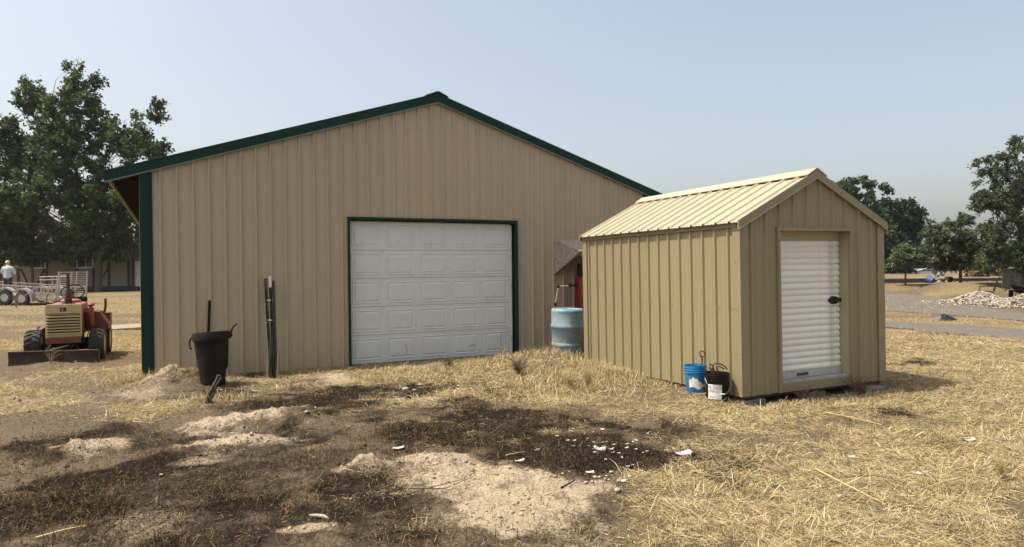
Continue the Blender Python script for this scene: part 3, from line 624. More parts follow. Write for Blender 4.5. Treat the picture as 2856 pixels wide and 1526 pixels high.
MB().tube([(.265,.03,.63),(.30,.03,.66),(.30,.0,.71),(.34,-.02,.77),(.40,-.03,.81)], [.02,.016,.014,.012,.009], 8).build('handle', canm, can, smooth=50)

# steel T fence posts leaning on the wall
tgreen = mat('post_green', (.011,.024,.016), .7, 0, .3, 10, .2, 40, c2=(.09,.06,.045), lo=.52, hi=.68, spec=.2)
trust = mat('post_rust', (.10,.065,.045), .85, 0, .35, 12, .3, 50, c2=(.04,.05,.035))
twhite = mat('post_white_tip', (.62,.62,.58), .6, 0, .1, 20); insul = mat('white_insulator', (.75,.74,.70), .5)
def t_post(base, top, m, tipm, label, clips=(), face=0):
    base, top = Vector(base), Vector(top); d = top-base; L = d.length; q = d.to_track_quat('Z', 'Y').to_matrix().to_4x4()
    t = thing('fence_post', label, 'fence post', group='steel fence posts against the barn'); t.matrix_world = Matrix.Translation(base) @ q @ Matrix.Rotation(face, 4, 'Z')
    zt = L - (.2 if tipm else 0)
    def shape(mb, z0, z1):
        mb.box((0, 0, (z0+z1)/2), (.042, .007, z1-z0)); mb.box((0, .02, (z0+z1)/2), (.007, .034, z1-z0))
    mb = MB(); shape(mb, 0, zt)
    for k in range(int(zt/.055)): mb.box((0, -.005, .03+k*.055), (.012, .005, .02))
    mb.build('shaft', m, t)
    if tipm: mb = MB(); shape(mb, zt, L); mb.build('tip', tipm, t)
    for z, sx in clips:
        c = MB(); c.lathe([(.0,0),(.012,0),(.012,.02),(.008,.024),(.008,.04),(.015,.043),(.015,.055),(0,.057)], 10, 'x', (0,0,z), fn=(lambda p: Vector((p.x*sx, p.y, p.z)))); c.box((0,-.006,z), (.05,.016,.03)); c.build('insulator', insul, t)
    return t
def wallpt(px, py, off=.03):
    r = ray(px, py); n = Vector((-math.sin(bth), math.cos(bth), 0)); o = bloc(0, -off); t = (o - Vector((0,0,CAM_H))).dot(n)/r.dot(n); return Vector((0,0,CAM_H)) + r*t
gb = G(757, 1056)
t_post(G(757,1056)-Vector((0,0,.05)), wallpt(740,778,.03), tgreen, trust, 'green steel fence post with rusty tip, leftmost of the leaning three', ((1.30,-1.),(.98,-1.)), .25)
t_post(G(764,1055)-Vector((0,0,.05)), wallpt(753,771,.075), tgreen, twhite, 'green steel fence post with white painted tip in the leaning bundle', ((1.34,1.),(1.0,1.)), .1)
t_post(G(771,1053)-Vector((0,0,.05)), wallpt(762,784,.03), trust, None, 'brown rusted steel fence post, rightmost of the leaning bundle', (), -.3)
mb = MB(); p0 = G(748,1054); mb.tube([p0+Vector((0,0,-.05)), p0+Vector((-.005,.03,.2)), p0+Vector((-.012,.05,.42))], [.03,.024,.012], 7); mb.tube([p0+Vector((.14,.0,-.05)), p0+Vector((.15,.03,.18)), p0+Vector((.145,.05,.36))], [.025,.02,.01], 7)
tag(mb.build('rotten_stake', mat('rotten_wood', (.16,.125,.09), .95, 0, .35, 14, .6, 60, stretch=(5,5,1)), smooth=50), 'splintered grey wooden stake at the foot of the leaning fence posts', 'stake')
t_post(bloc(.86,-.10,-.03), wallpt(585,838,.03), tgreen, None, 'single slim green steel post standing behind the rubbish can', (), .2)

# two charred pipes stuck in the ground
hose = mat('charred_stick', (.035,.028,.024), .7, 0, .35, 20, .4, 70, c2=(.12,.10,.085), lo=.5, hi=.75, stretch=(3,3,1))
b = G(577, 1128); b.z = h1(b.x, b.y); q = .0043
st_ = thing('charred_stick', 'two dark bent charred sticks poking out of the ground below the rubbish can', 'stick', b)
MB().tube([(0,0,-.05),(.01,0,.05),(.035,.02,.14),(.075,.03,.22),(.11,.05,.29),(.13,.05,.345)], [.030,.028,.024,.022,.02,.024], 9).build('thick_stick', hose, st_, smooth=60)
MB().tube([(.02,.02,0),(.05,.03,.1),(.09,.03,.19),(.14,.02,.26),(.18,.0,.32)], [.02,.018,.017,.014,.012], 8).build('thin_stick', hose, st_, smooth=60)
MB().tube([(-.01,.04,0),(.0,.04,.12),(.03,.05,.2)], [.012,.01,.006], 6).build('thin_stick', hose, st_, smooth=60)

# blue drum, upside down
drumm = mat('faded_blue_plastic', (.20,.28,.325), .55, 0, .14, 4, .05, 40, c2=(.10,.20,.28), lo=.55, hi=.8)
drumtop = mat('drum_top_blue', (.085,.20,.29), .5, 0, .15, 7, .1, 30, c2=(.23,.30,.31), lo=.45, hi=.62)
drum = thing('plastic_drum', 'faded blue plastic drum standing in straw beside the shed', 'drum', on(.97, 12.42, -.02)); drum.rotation_euler = (R_(1), R_(1.2), .3)
mb = MB(); mb.lathe([(.235,0),(.245,.02),(.262,.20),(.278,.215),(.280,.25),(.268,.268),(.272,.30),(.284,.52),(.296,.535),(.297,.575),(.286,.59),(.292,.80)], 48, fn=lambda p: Vector((p.x*(1+.006*math.sin(p.z*25+p.y*9)), p.y, p.z))); mb.build('drum_wall', drumm, drum, smooth=40)
MB().lathe([(.293,.80),(.294,.83),(.286,.858),(.268,.868),(.25,.862),(.24,.85),(.0,.858)], 48).build('drum_head', drumtop, drum, smooth=45)
MB().lathe([(.0,.875),(.035,.875),(.04,.868),(.04,.85)], 16, c=(-.13,-.1,0)).build('bung', drumtop, drum, smooth=40)

# plywood awning on the barn wall with the red tank below it
osb = mat('weathered_chipboard', (.34,.29,.22), .95, 0, .35, 30, .6, 60, c2=(.20,.185,.165), lo=.4, hi=.6)
aw = thing('chipboard_awning', 'weathered grey chipboard awning fixed to the barn wall behind the shed', 'awning', bloc(7.12, 0, 0), bth)
A, Bp, Cc, Dd, Ee, Ff = Vector((0,-.03,2.18)), Vector((-.02,-.06,1.50)), Vector((.30,-.50,1.94)), Vector((1.25,-.50,1.96)), Vector((1.3,-.03,2.18)), Vector((0,-.03,2.18))
MB().prism([A, Bp, Cc], (.006,.008,-.018)).build('side_sheet', osb, aw)
MB().prism([A, Cc, Dd, Ee], (0,.006,-.018)).build('top_sheet', osb, aw)
MB().beam(Cc + Vector((.02,.03,-.055)), Dd + Vector((0,.03,-.055)), .04, .07).build('front_rail', lumber, aw)
MB().beam(Bp + Vector((.03,.03,-.02)), Cc + Vector((.0,.03,-.045)), .035, .03).build('side_rail', mat('dark_lumber', (.10,.08,.06), .9), aw)
MB().beam(Vector((.02,-.02,1.52)), Vector((.02,-.02,2.12)), .04, .04).build('wall_cleat', lumber, aw)
MB().beam(Vector((1.2,-.45,1.92)), Vector((1.2,-.05,1.3)), .04, .07).build('brace', lumber, aw)
redm = mat('red_tank_paint', (.20,.012,.012), .4, 0, .15, 5, c2=(.11,.015,.012)); dkm = mat('black_fitting', (.012,.011,.011), .6)
tk = thing('red_tank', 'upright red steel tank under the chipboard awning beside the drum', 'tank', bloc(7.74, -.30, 0), bth)
MB().lathe([(.0,.22),(.2,.23),(.265,.30),(.275,.36),(.275,1.32),(.25,1.42),(.14,1.50),(.0,1.52)], 36).build('tank_body', redm, tk, smooth=40)
MB().lathe([(.277,.40),(.281,.41),(.281,.44),(.277,.45)], 36).build('weld_band', redm, tk, smooth=40)
for a in (.8, 2.9, 5.0): MB().box((.22*math.cos(a), .22*math.sin(a), .13), (.06,.06,.30)).build('leg', redm, tk)
MB().lathe([(.0,1.84),(.09,1.83),(.14,1.75),(.15,1.6),(.2,1.52),(.2,1.46)], 20).box((-.12,0,1.58), (.2,.16,.24)).build('pump_head', dkm, tk, smooth=40)
pipe = mat('white_pipe', (.66,.63,.55), .5, 0, .08, 12, c2=(.42,.38,.3), lo=.6, hi=.8)
pw_ = [wallpt(px, py, .33) for px, py in ((1618,797),(1588,798),(1562,798),(1557,800),(1549,846))]
tw = Matrix.Translation(bloc(7.74,-.30,0)) @ Matrix.Rotation(bth, 4, 'Z'); ti = tw.inverted(); pw_ = [ti @ p for p in pw_]
MB().tube([pw_[0], pw_[1]], [.018,.016], 8).tube([pw_[0]+Vector((.02,0,-.0)), pw_[0]+Vector((-.07,0,.035)), pw_[1]+Vector((-.02,0,.03))], .008, 6).box(pw_[1], (.05,.04,.04)).build('valve', dkm, tk, smooth=40)
MB().tube([pw_[1], pw_[2]], .0165, 10).build('outlet_pipe', pipe, tk, smooth=40)
MB().box(pw_[3], (.05,.045,.05)).build('elbow', dkm, tk, bevel=.01)
MB().tube([pw_[3], pw_[4]], .0165, 10).build('drop_pipe', pipe, tk, smooth=40)
MB().tube([pw_[4], pw_[4]+Vector((-.02,-.03,-.03))], .024, 8).build('spout', dkm, tk, smooth=40)

# buckets against the shed wall
def bucket(loc, rz, tilt, m, label, H=.37, R=.150):
    t = thing('bucket', label, 'bucket', loc, rz); t.scale = (.88,.88,.88); t.rotation_euler = (tilt[0], tilt[1], rz)
    k = R/.150
    mb = MB(); mb.lathe([(.130*k,0),(.134*k,.008),(.146*k,.27),(.158*k,.275),(.158*k,.283),(.148*k,.288),(.149*k,.305),(.157*k,.309),(.157*k,.315),(.149*k,.319),(.150*k,.338),(.156*k,.342),(.156*k,.348),(.151*k,.352),(.152*k,.366),(.156*k,.368),(.156*k,.373),(.147*k,.373),(.141*k,.25),(.126*k,.012),(0,.012)], 40); mb.build('bucket_wall', m, t, smooth=35)
    return t
blk = mat('black_bucket_plastic', (.004,.004,.0045), .45, 0, .2, 10, c2=(.009,.009,.009), lo=.6, hi=.75, spec=.25); blu = mat('blue_bucket_plastic', (.018,.17,.42), .35, 0, .1, 8, c2=(.06,.24,.46), lo=.55, hi=.8)
wirem = mat('galvanised_wire', (.5,.5,.5), .35, .8); paper = mat('worn_paper_label', (.70,.69,.66), .7, 0, .1, 20, c2=(.45,.44,.42), lo=.55, hi=.75)
bb = G(1997, 1108); b1_ = bucket((2.43, 8.24, h1(2.43, 8.24)-.01), -.1, (R_(-1), R_(1.5)), blk, 'black plastic bucket with white label and wire handle against the shed', R=.160)
b2p = G(1942, 1098); b2_ = bucket((2.265, 8.53, h1(2.265, 8.53)-.01), .3, (R_(-2), R_(-2)), blu, 'blue plastic bucket with torn white label beside the black bucket', R=.155)
def wrap(mb, r0, r1, a0, a1, z0, z1, n=10, wob=0):
    b = len(mb.v)
    for i in range(n+1):
        a = a0 + (a1-a0)*i/n
        for z, r in ((z0(i/n) if callable(z0) else z0, r0), (z1(i/n) if callable(z1) else z1, r1)):
            rr = .138*r0/.15*(1 + .085*z/.27)*1.075 if False else r0 + (r1-r0)*(z/.27)
            mb.v.append((rr*math.cos(a), rr*math.sin(a), z))
    for i in range(n): mb.f.append((b+2*i, b+2*i+2, b+2*i+3, b+2*i+1))
kk = .160/.150; rA, rB = .1345*kk+.0015, .1465*kk+.0015
lb = MB(); wrap(lb, rA, rB, R_(212), R_(284), .03, .225); lbo = lb.build('label', paper, b1_)
g1 = MB(); wrap(g1, rA+.0008, rB+.0008, R_(238), R_(284), .165, .22); g1.build('label_band', mat('label_grey', (.36,.38,.38), .6), b1_)
g2 = MB(); wrap(g2, rA+.001, rB+.001, R_(213), R_(238), .168, .222); g2.build('label_logo_field', mat('label_white', (.82,.82,.80), .6), b1_)
inkm = mat('label_ink', (.01,.01,.01), .7); inkw = mat('label_white_ink', (.7,.7,.7), .7); inkg = mat('label_grey_ink', (.33,.33,.34), .7)
def wraptext(body, size, ac, z, m, par, r0, r1, name='lettering'):
    cu = bpy.data.curves.new(name, 'FONT'); cu.body = body; cu.size = size; cu.align_x = 'CENTER'; ob = bpy.data.objects.new('tmp_text', cu); COL.objects.link(ob)
    bpy.context.view_layer.update(); me = bpy.data.meshes.new_from_object(ob.evaluated_get(bpy.context.evaluated_depsgraph_get())); bpy.data.objects.remove(ob)
    for v in me.vertices:
        zz = z + v.co.y; rr = r0 + (r1-r0)*(zz/.27) + .0022; a = ac + v.co.x/rr; v.co = (rr*math.cos(a), rr*math.sin(a), zz)
    me.materials.clear(); me.materials.append(m); return link(name, me, par)
wraptext('CURB', .021, R_(225.5), .198, inkm, b1_, rA, rB); wraptext('GRO', .021, R_(225.5), .175, inkm, b1_, rA, rB)
for z, w in ((.207,26),(.195,36),(.18,32)):
    q_ = MB(); wrap(q_, rA+.002, rB+.002, R_(243), R_(243+w), z, z+.006); q_.build('print_line', inkw, b1_)
for z, w in ((.145,62),(.135,50),(.125,60),(.06,36),(.05,54)):
    q_ = MB(); wrap(q_, rA+.002, rB+.002, R_(217), R_(217+w), z, z+.0045); q_.build('print_line', inkg, b1_)
MB().tube([(.172*math.cos(a)*1.0, -.172*abs(math.sin(a))-.004 if 0 < a < math.pi else 0, .295 - .19*math.sin(a)) for a in np.linspace(0, math.pi, 24)], .0028, 6).build('wire_handle', wirem, b1_, rot=(0,0,R_(12)), smooth=60)
MB().tube([(-.03,-.178,.108),(.03,-.178,.108)], .008, 8).build('handle_grip', insul, b1_, rot=(0,0,R_(12)))
kk = .155/.150; rA2, rB2 = .1345*kk+.0015, .1465*kk+.0015
lb = MB(); wrap(lb, rA2, rB2, R_(200), R_(300), lambda t: .065+.02*math.sin(t*9), lambda t: .16+.05*math.sin(t*5.2+.2)+.012*math.sin(t*31), 22); lb.build('torn_label', paper, b2_)
MB().tube([(-.172*math.cos(a), -.12*math.sin(a)-.03, .28 - .17*math.sin(a)) for a in np.linspace(0, math.pi, 20)], .0026, 6).build('wire_handle', wirem, b2_, smooth=60)
# rusty bars standing in the buckets
rb = mat('rusty_bar', (.075,.035,.024), .8, 0, .3, 20, .3, 80)
def bar(loc, pts, label, r=.008): o = MB().tube(pts, r, 8).build('rusty_bar', rb, None, smooth=60, loc=loc); return tag(o, label, 'iron bar', 'rusty bars in the buckets')
l1 = b1_.location; l2 = b2_.location
bar(l2, [(.05,.02,.02),(.07,.03,.25),(.085,.03,.40),(.065,.03,.43),(.05,.03,.47),(.065,.03,.50),(.10,.02,.485),(.12,.02,.455),(.10,.02,.425),(.05,.02,.435)], 'rusty bar with a hooked loop sticking up from the blue bucket')
bar(l1, [(-.06,.03,.02),(-.05,.03,.32),(-.03,.03,.41),(-.07,.0,.42),(-.08,.0,.435)], 'short rusty bar with bent end in the black bucket')
bar(l1, [(-.02,.05,.02),(.0,.05,.30),(-.035,.04,.40),(-.01,.04,.43),(.05,.04,.43),(.11,.03,.395),(.135,.02,.36)], 'long rusty bar curving over the black bucket rim', .009)
bar(l1, [(.05,.0,.02),(.02,.0,.30),(-.01,-.01,.40),(.03,-.01,.405),(.09,-.01,.37)], 'rusty bar folded in the middle of the black bucket')
bar(l1, [(.0,-.05,.02),(-.05,-.05,.30),(-.08,-.04,.385),(-.1,-.04,.395)], 'rusty bar end leaning left in the black bucket', .010)

# ------------------------------------------------------------------ old orange tractor with a front blade
tred = mat('faded_red_paint', (.085,.018,.012), .5, 0, .2, 7, .1, 40, c2=(.10,.05,.035), lo=.55, hi=.75); torange = mat('orange_paint', (.14,.034,.014), .5, 0, .18, 8, c2=(.18,.05,.03), lo=.55, hi=.75)
thood = mat('pale_red', (.25,.10,.075), .6, 0, .15, 6, c2=(.17,.045,.032), lo=.5, hi=.7); tcream = mat('cream_grille', (.40,.34,.185), .5, 0, .1, 8, c2=(.33,.26,.13), lo=.58, hi=.75)  # paler red on the hood and fuel tank
tyre = mat('tyre_rubber', (.022,.022,.023), .8, 0, .3, 10, .2, 50, c2=(.07,.062,.05), lo=.55, hi=.8); rimy = mat('yellow_rim', (.42,.33,.10), .5, 0, .2, 8, c2=(.2,.14,.06)); bladem = mat('blade_brown_steel', (.040,.022,.018), .6, .1, .3, 6, .1, 50, c2=(.10,.07,.055), lo=.55, hi=.75)
blackm = mat('engine_black', (.008,.007,.0065), .8, 0, .3, 10, spec=.15); rustpipe = mat('rusty_muffler', (.045,.024,.020), .8, 0, .3, 15, .2, 60)
tr = thing('small_tractor', 'old faded orange tractor with cream grille and wide front blade', 'tractor', on(-8.25, 12.78, .0), R_(25))
tr.location.z = .0; tr.scale = (.83, 1, 1)
# hood shell
def rr(x, z0, z1, r, n=5):
    P = [(-x, z0), (x, z0)]
    for i in range(n+1): a = i/n*math.pi/2; P.append((x-r+r*math.cos(a), z1-r+r*math.sin(a)))
    for i in range(n+1): a = math.pi/2 + i/n*math.pi/2; P.append((-x+r+r*math.cos(a), z1-r+r*math.sin(a)))
    return P
P = rr(.325, .47, 1.035, .05); MB().prism([(x, -.26, z) for x, z in P], (0, .92, .015)).build('hood', thood, tr, bevel=.004)
P = rr(.335, .455, 1.048, .055); gr = MB().prism([(x, -.315, z) for x, z in P], (0, .06, 0)).build('grille', tcream, tr, bevel=.006)
for k in range(7):
    z = .50 + k*.051; MB().prism([(-.305, -.317, z), (-.305, -.345, z+.010), (-.305, -.345, z+.024), (-.305, -.317, z+.033)], (.61, 0, 0)).build('slat', tcream, gr)
    if k < 7: MB().box((0, -.3165, z+.042), (.61, .004, .019)).build('slot', mat('slot_dark', (.03,.02,.008), .9), gr)
MB().box((0, -.3175, .875), (.62, .003, .008)).build('slot', blackm, gr)
em = MB().box((-.005, -.318, .955), (.150, .006, .105)).build('emblem', mat('emblem_white', (.70,.68,.60), .5), tr)
MB().box((-.005, -.3225, .955), (.132, .004, .087)).build('emblem_field', mat('emblem_brown', (.055,.018,.012), .5), em)
cr = [(-.005+.034*math.cos(t)-.002, .955+.034*math.sin(t)) for t in np.linspace(R_(60), R_(300), 14)] + [(-.005+.020+.027*math.cos(t), .955+.031*math.sin(t)) for t in np.linspace(R_(270), R_(90), 10)]
MB().prism([(x, -.325, z) for x, z in cr], (0, -.002, 0)).build('emblem_crescent', mat('emblem_orange', (.50,.10,.03), .5), em)
MB().box((0, -.33, .40), (.64, .06, .115)).box((0, -.375, .40), (.09, .06, .06)).build('front_bumper', mat('rusty_orange_bar', (.16,.055,.03), .7, 0, .3, 10, c2=(.08,.04,.03)), tr, bevel=.006)
MB().box((0, .2, .40), (.5, .9, .3)).box((0, .0, .25), (1.05, .12, .12)).box((0, 1.0, .26), (1.05, .14, .14)).box((0, .6, .25), (.3, 1.3, .14)).build('chassis', blackm, tr, bevel=.01)
mf = MB(); mf.lathe([(.065,1.03),(.072,1.05),(.072,1.30),(.062,1.315),(.0,1.315)], 20, c=(.045,-.02,0)).lathe([(.034,1.31),(.034,1.43),(.038,1.432),(.038,1.46),(.032,1.462),(.032,1.60)], 14, c=(.045,-.02,0)); mf.build('muffler', rustpipe, tr, smooth=40)
MB().box((.045,-.02,1.042), (.24,.2,.02)).build('muffler_plate', blackm, tr)
MB().lathe([(0,1.12),(.10,1.115),(.155,1.09),(.16,1.03)], 24, c=(.02,.45,0), fn=lambda p: Vector((p.x*1.3, p.y*.8, p.z))).build('fuel_tank', thood, tr, smooth=50)
tilt = Matrix.Rotation(R_(38), 3, 'X'); ctr = Vector((.02, .72, 1.24))
stw = MB().ring([ctr + tilt @ Vector((.235*math.cos(a), .215*math.sin(a), 0)) for a in np.linspace(0, 2*math.pi, 33)[:-1]], .012, 8)
for a in (R_(40), R_(165), R_(285)): stw.tube([ctr + tilt @ Vector((0,0,-.03)), ctr + tilt @ Vector((.2*math.cos(a), .18*math.sin(a), 0))], .009, 6)
stw.tube([ctr + tilt @ Vector((0,0,0)), ctr + tilt @ Vector((0,-.05,-.4))], .02, 8).build('steering_wheel', blackm, tr, smooth=60)
mb = MB(); mb.box((0, 1.05, .62), (.62, .3, .34)).build('seat_base', tred, tr, bevel=.01)
MB().box((.02, 1.08, .83), (.42, .38, .08)).box((.02, 1.27, .98), (.42, .07, .3), (R_(-10),0,0)).build('seat', blackm, tr, bevel=.03)
for q in ([(-.2,-.3,.34),(-.24,-.42,.28),(-.18,-.5,.2)], [(.12,-.3,.34),(.2,-.45,.3),(.1,-.52,.2)], [(.36,.1,.62),(.42,-.02,.5),(.38,.05,.38)], [(.34,.3,.95),(.42,.3,.9),(.46,.25,.78)]): MB().tube(q, .011, 6).build('hose', blackm, tr, smooth=60)
for q in ((-.28,-.365,.40),(.28,-.365,.40),(-.12,-.365,.42),(.14,-.365,.38)): MB().lathe([(0,-.012),(.014,-.010),(.016,0)], 6, 'y', q).build('bolt', rustm, tr)
# side canister, valve body, fenders, levers
cn = MB(); cn.lathe([(.055,.62),(.062,.63),(.062,.95),(.056,.96),(.035,.965),(.035,.99)], 18, c=(.47,.02,0)).lathe([(.035,.985),(.07,.99),(.075,1.02),(.05,1.04),(0,1.045)], 18, c=(.47,.02,0)); cn.build('air_cleaner', torange, tr, smooth=40)
MB().box((.42, .25, .72), (.14, .3, .34)).tube([(.36,-.05,.93),(.41,0,.94),(.45,.02,.95)], .02, 8).build('engine_side', tred, tr, bevel=.01)
for s in (-1, 1):
    fp = [(s*.40, .25, .50), (s*.40, .35, .80), (s*.40, .95, .80), (s*.40, 1.25, .62), (s*.40, 1.3, .5)]
    MB().prism(fp, (s*.02, 0, 0)).build('fender_plate', tred, tr); MB().add([(s*.42,.30,.62),(s*.62,.42,.52),(s*.70,1.25,.6),(s*.42,1.25,.62),(s*.42,.30,.605),(s*.62,.42,.505),(s*.70,1.25,.585),(s*.42,1.25,.605)], [(0,1,2,3),(7,6,5,4),(0,4,5,1),(1,5,6,2),(2,6,7,3),(3,7,4,0)]).build('fender', tred, tr)
MB().prism([(.46,.30,.52),(.78,.34,.52),(.78,.34,.60),(.60,.30,.86),(.46,.30,.88)], (0,.55,0)).build('side_panel', tred, tr, bevel=.01)
MB().box((.66, 1.0, .68), (.2, .3, .26)).build('tool_box', tred, tr, bevel=.01)
MB().tube([(.58,.7,.62),(.60,.7,.74),(.66,.7,.86),(.68,.7,.95),(.68,.7,1.10)], [.025,.028,.03,.03,.03], 10).build('guard_bar', tred, tr, smooth=50)
MB().box((-.42, .35, .97), (.07, .05, .22)).build('guard_bar', tred, tr, bevel=.01); MB().tube([(-.42,.35,1.05),(-.43,.36,1.15),(-.40,.36,1.22)], .01, 6).build('lever', rustpipe, tr)
MB().tube([(-.37,-.05,.62),(-.39,-.07,.56),(-.37,-.08,.5)], .008, 6).build('hose', blackm, tr)
# wheels with lugged tyres
def wheel(R=.285, W=.30):
    t = MB(); t.lathe([(R*.55,-W*.42),(R*.78,-W*.5),(R*.93,-W*.46),(R*.965,-W*.3),(R*.975,0),(R*.965,W*.3),(R*.93,W*.46),(R*.78,W*.5),(R*.55,W*.42)], 40, 'x', cap=False)
    NL = 18
    for k in range(NL):
        for s in (-1, 1):
            a0 = 2*math.pi*(k + (.5 if s > 0 else 0))/NL
            pts = []
            for q, (u, da) in enumerate(((.02, .0), (.25, .09), (.48, .21))):
                a = a0 + da; pts.append((s*u*W, a))
            for (x0, aa), (x1, ab) in zip(pts, pts[1:]):
                vs = []
                for x, a in ((x0, aa), (x1, ab)):
                    for w in (-.055, .055):
                        for r in (R*.95 - (R*.05 if abs(x) > W*.4 else 0), R*1.035 - (R*.07 if abs(x) > W*.4 else 0)): vs.append((x, r*math.cos(a+w), r*math.sin(a+w)))
                t.add(vs, [(0,1,3,2),(4,6,7,5),(1,5,7,3),(0,2,6,4),(0,4,5,1),(2,3,7,6)])
    tm_ = t.mesh('tyre', 40); tm_.materials.append(tyre)
    r = MB(); r.lathe([(R*.60,-W*.44),(R*.54,-W*.40),(R*.50,-W*.25),(R*.2,-W*.22),(R*.16,-W*.30),(0,-W*.30)], 32, 'x'); r.lathe([(0,W*.30),(R*.16,W*.30),(R*.2,W*.22),(R*.50,W*.25),(R*.54,W*.40),(R*.60,W*.44)], 32, 'x')
    rm_ = r.mesh('rim', 40); rm_.materials.append(rimy); return tm_, rm_
tm_, rm_ = wheel()
for x, y in ((-.60,-.02),(.60,-.02),(-.60,1.02),(.60,1.02)):
    w = link('wheel', tm_, tr, loc=(x, y, .29)); w.rotation_euler = (random.uniform(0, 1), 0, 0); link('rim', rm_, w)
# blade
bl = MB(); prof = [(-.672,-.03),(-.648,.05),(-.642,.12),(-.65,.19),(-.672,.248)]
pr = prof + [(y+.014, z) for y, z in prof[::-1]]; bl.prism([(-.92, y, z) for y, z in pr], (1.62, 0, 0)); MB; blo = bl.build('blade', bladem, tr, smooth=40); blo.rotation_euler = (0, R_(1.2), R_(-1)); blo.location = (0, 0, -.01)
MB().box((-.11,-.668,.256), (1.62,.03,.010)).build('top_lip', mat('sunlit_lip', (.15,.095,.075), .6), blo)  # lip coloured lighter to stand for sun on the blade's top edge
MB().box((-.11,-.676,.005), (1.6,.012,.06)).build('cutting_edge', mat('worn_cutting_edge', (.09,.075,.065), .5, .3), blo)
for bx_ in (-.8,-.55,-.1,.35,.6): MB().lathe([(0,-.694),(.016,-.69),(.018,-.68)], 8, 'y', (bx_,0,.015)).build('bolt', rustm, blo)
MB().box((.708,-.645,.115), (.012,.11,.235)).build('end_plate', bladem, blo)
for x in (-.32, .26): MB().beam((x,-.6,.15), (x*.9,.0,.3), .06, .06).build('push_arm', blackm, tr)
MB().tube([(-.22,-.55,.24),(-.05,-.5,.27),(.1,-.4,.3)], .022, 8).build('blade_cylinder', mat('bare_steel', (.05,.045,.04), .5, .3), tr)
# ------------------------------------------------------------------ trees
bark = mat('bark', (.085,.068,.052), .95, 0, .35, 6, .8, 30, stretch=(4,4,.6))
leafm = attr_mat('leaves', .6, .40, .3)
def tree(name, label, base, lobes, trunk_r, nleaf, leaf, cols, cats='tree', group=None, cl_r=.5, ncl=60, droop=0., seed=1, fork=None, elong=1.0, lift=.35):
    r = np.random.default_rng(seed); rd_ = random.Random(seed); base = Vector(base)
    root = thing(name, label, cats, base, 0, group)
    L = [(Vector(c) - base, Vector(q)) for c, q in lobes]; vol = np.array([q.x*q.y*q.z for c, q in L])**.7; pr_ = vol/vol.sum()
    top = max(c.z + q.z*.3 for c, q in L); cx = sum((c*w for (c, q), w in zip(L, pr_)), Vector())
    fz = fork or top*.3
    tk_ = MB(); spine = [Vector((0,0,-.15)), Vector((trunk_r*.2,0,fz*.5)), Vector((trunk_r*.5,trunk_r*.3,fz))]
    k = 5
    for i in range(1, k+1): t = i/k; spine.append(spine[2] + (Vector((cx.x, cx.y, top*.86)) - spine[2])*t + Vector((rd_.uniform(-1,1), rd_.uniform(-1,1), 0))*trunk_r*1.2)
    rad = [trunk_r*1.25, trunk_r, trunk_r*.85] + [trunk_r*.85*(1-.17*i) for i in range(1, k+1)]; tk_.tube(spine, rad, 10)
    tk_.build('trunk', bark, root, smooth=70)
    bm_ = MB(); cen = []
    for i in range(ncl):
        c, q = L[r.choice(len(L), p=pr_)]; u = r.normal(size=3); u /= np.linalg.norm(u); s = r.random()**.40
        cen.append(c + Vector((u[0]*q.x*s, u[1]*q.y*s, u[2]*q.z*s)))
    for p in cen[::3]:
        # limb leaves the spine below the clump
        zt = max(fz*.8, p.z - (p - Vector((cx.x, cx.y, p.z))).length*.75 - .3); zt = min(zt, top*.95)
        j = 0
        while j < len(spine)-2 and spine[j+1].z < zt: j += 1
        tt = (zt - spine[j].z)/max(.01, spine[j+1].z - spine[j].z); s0 = spine[j].lerp(spine[j+1], min(1, max(0, tt)))
        mid = s0.lerp(p, .5) + Vector((rd_.uniform(-.2,.2), rd_.uniform(-.2,.2), (p-s0).length*.10)); r0 = trunk_r*.20*(1 - .4*zt/top)
        bm_.tube([s0, s0.lerp(mid, .5) + Vector((0,0,.05)), mid, p], [r0, r0*.75, r0*.5, r0*.12], 5, False)
    bm_.build('branches', bark, root, smooth=70)
    C = np.array([tuple(p) for p in cen]); n = nleaf; ci = r.integers(0, len(C), n)
    # each clump is a few leafy sprays that reach outward and arch over
    ax = np.array([cx.x, cx.y, 0]); od = C - ax; od[:, 2] = 0; od /= np.maximum(np.linalg.norm(od, axis=1), .3)[:, None]
    NSP = 4; sd = od[:, None, :]*.8 + r.normal(size=(len(C), NSP, 3))*.75 + np.array([0, 0, lift]); sd /= np.linalg.norm(sd, axis=2)[:, :, None]
    sl_ = cl_r*r.uniform(.7, 2.0, (len(C), NSP)); si = r.integers(0, NSP, n); t = r.random(n)**.8; Ls = sl_[ci, si]
    off = sd[ci, si]*(t*Ls)[:, None] + r.normal(size=(n, 3))*(cl_r*.30*(1.15 - .6*t))[:, None]; off[:, 2] -= droop*(t**2)*Ls*1.6
    P = C[ci] + off; P[:, 2] = np.maximum(P[:, 2], .2)
    a = r.normal(size=(n, 3)) + sd[ci, si]*(elong - 1)*1.2; a[:, 2] -= droop*1.2*(elong > 1); a /= np.linalg.norm(a, axis=1)[:, None]; b_ = r.normal(size=(n, 3)); b_ -= (b_*a).sum(1)[:, None]*a; b_ /= np.linalg.norm(b_, axis=1)[:, None]
    s = leaf*r.uniform(.45, 1.45, n)[:, None]; a *= s*elong; b_ *= s*.55
    V = np.stack([P - a, P + b_ - a*.1, P + a, P - b_ - a*.1], 1).reshape(-1, 3); F = np.arange(4*n).reshape(n, 4)
    cc = 1.5*np.array(cols)[r.choice(len(cols), n)]*r.uniform(.6, 1.4, (n, 1))*r.uniform(.7, 1.35, len(C))[ci][:, None]
    o = link('crown', big_mesh('crown', V, F, None, np.repeat(cc, 4, 0), leafm), root); return root
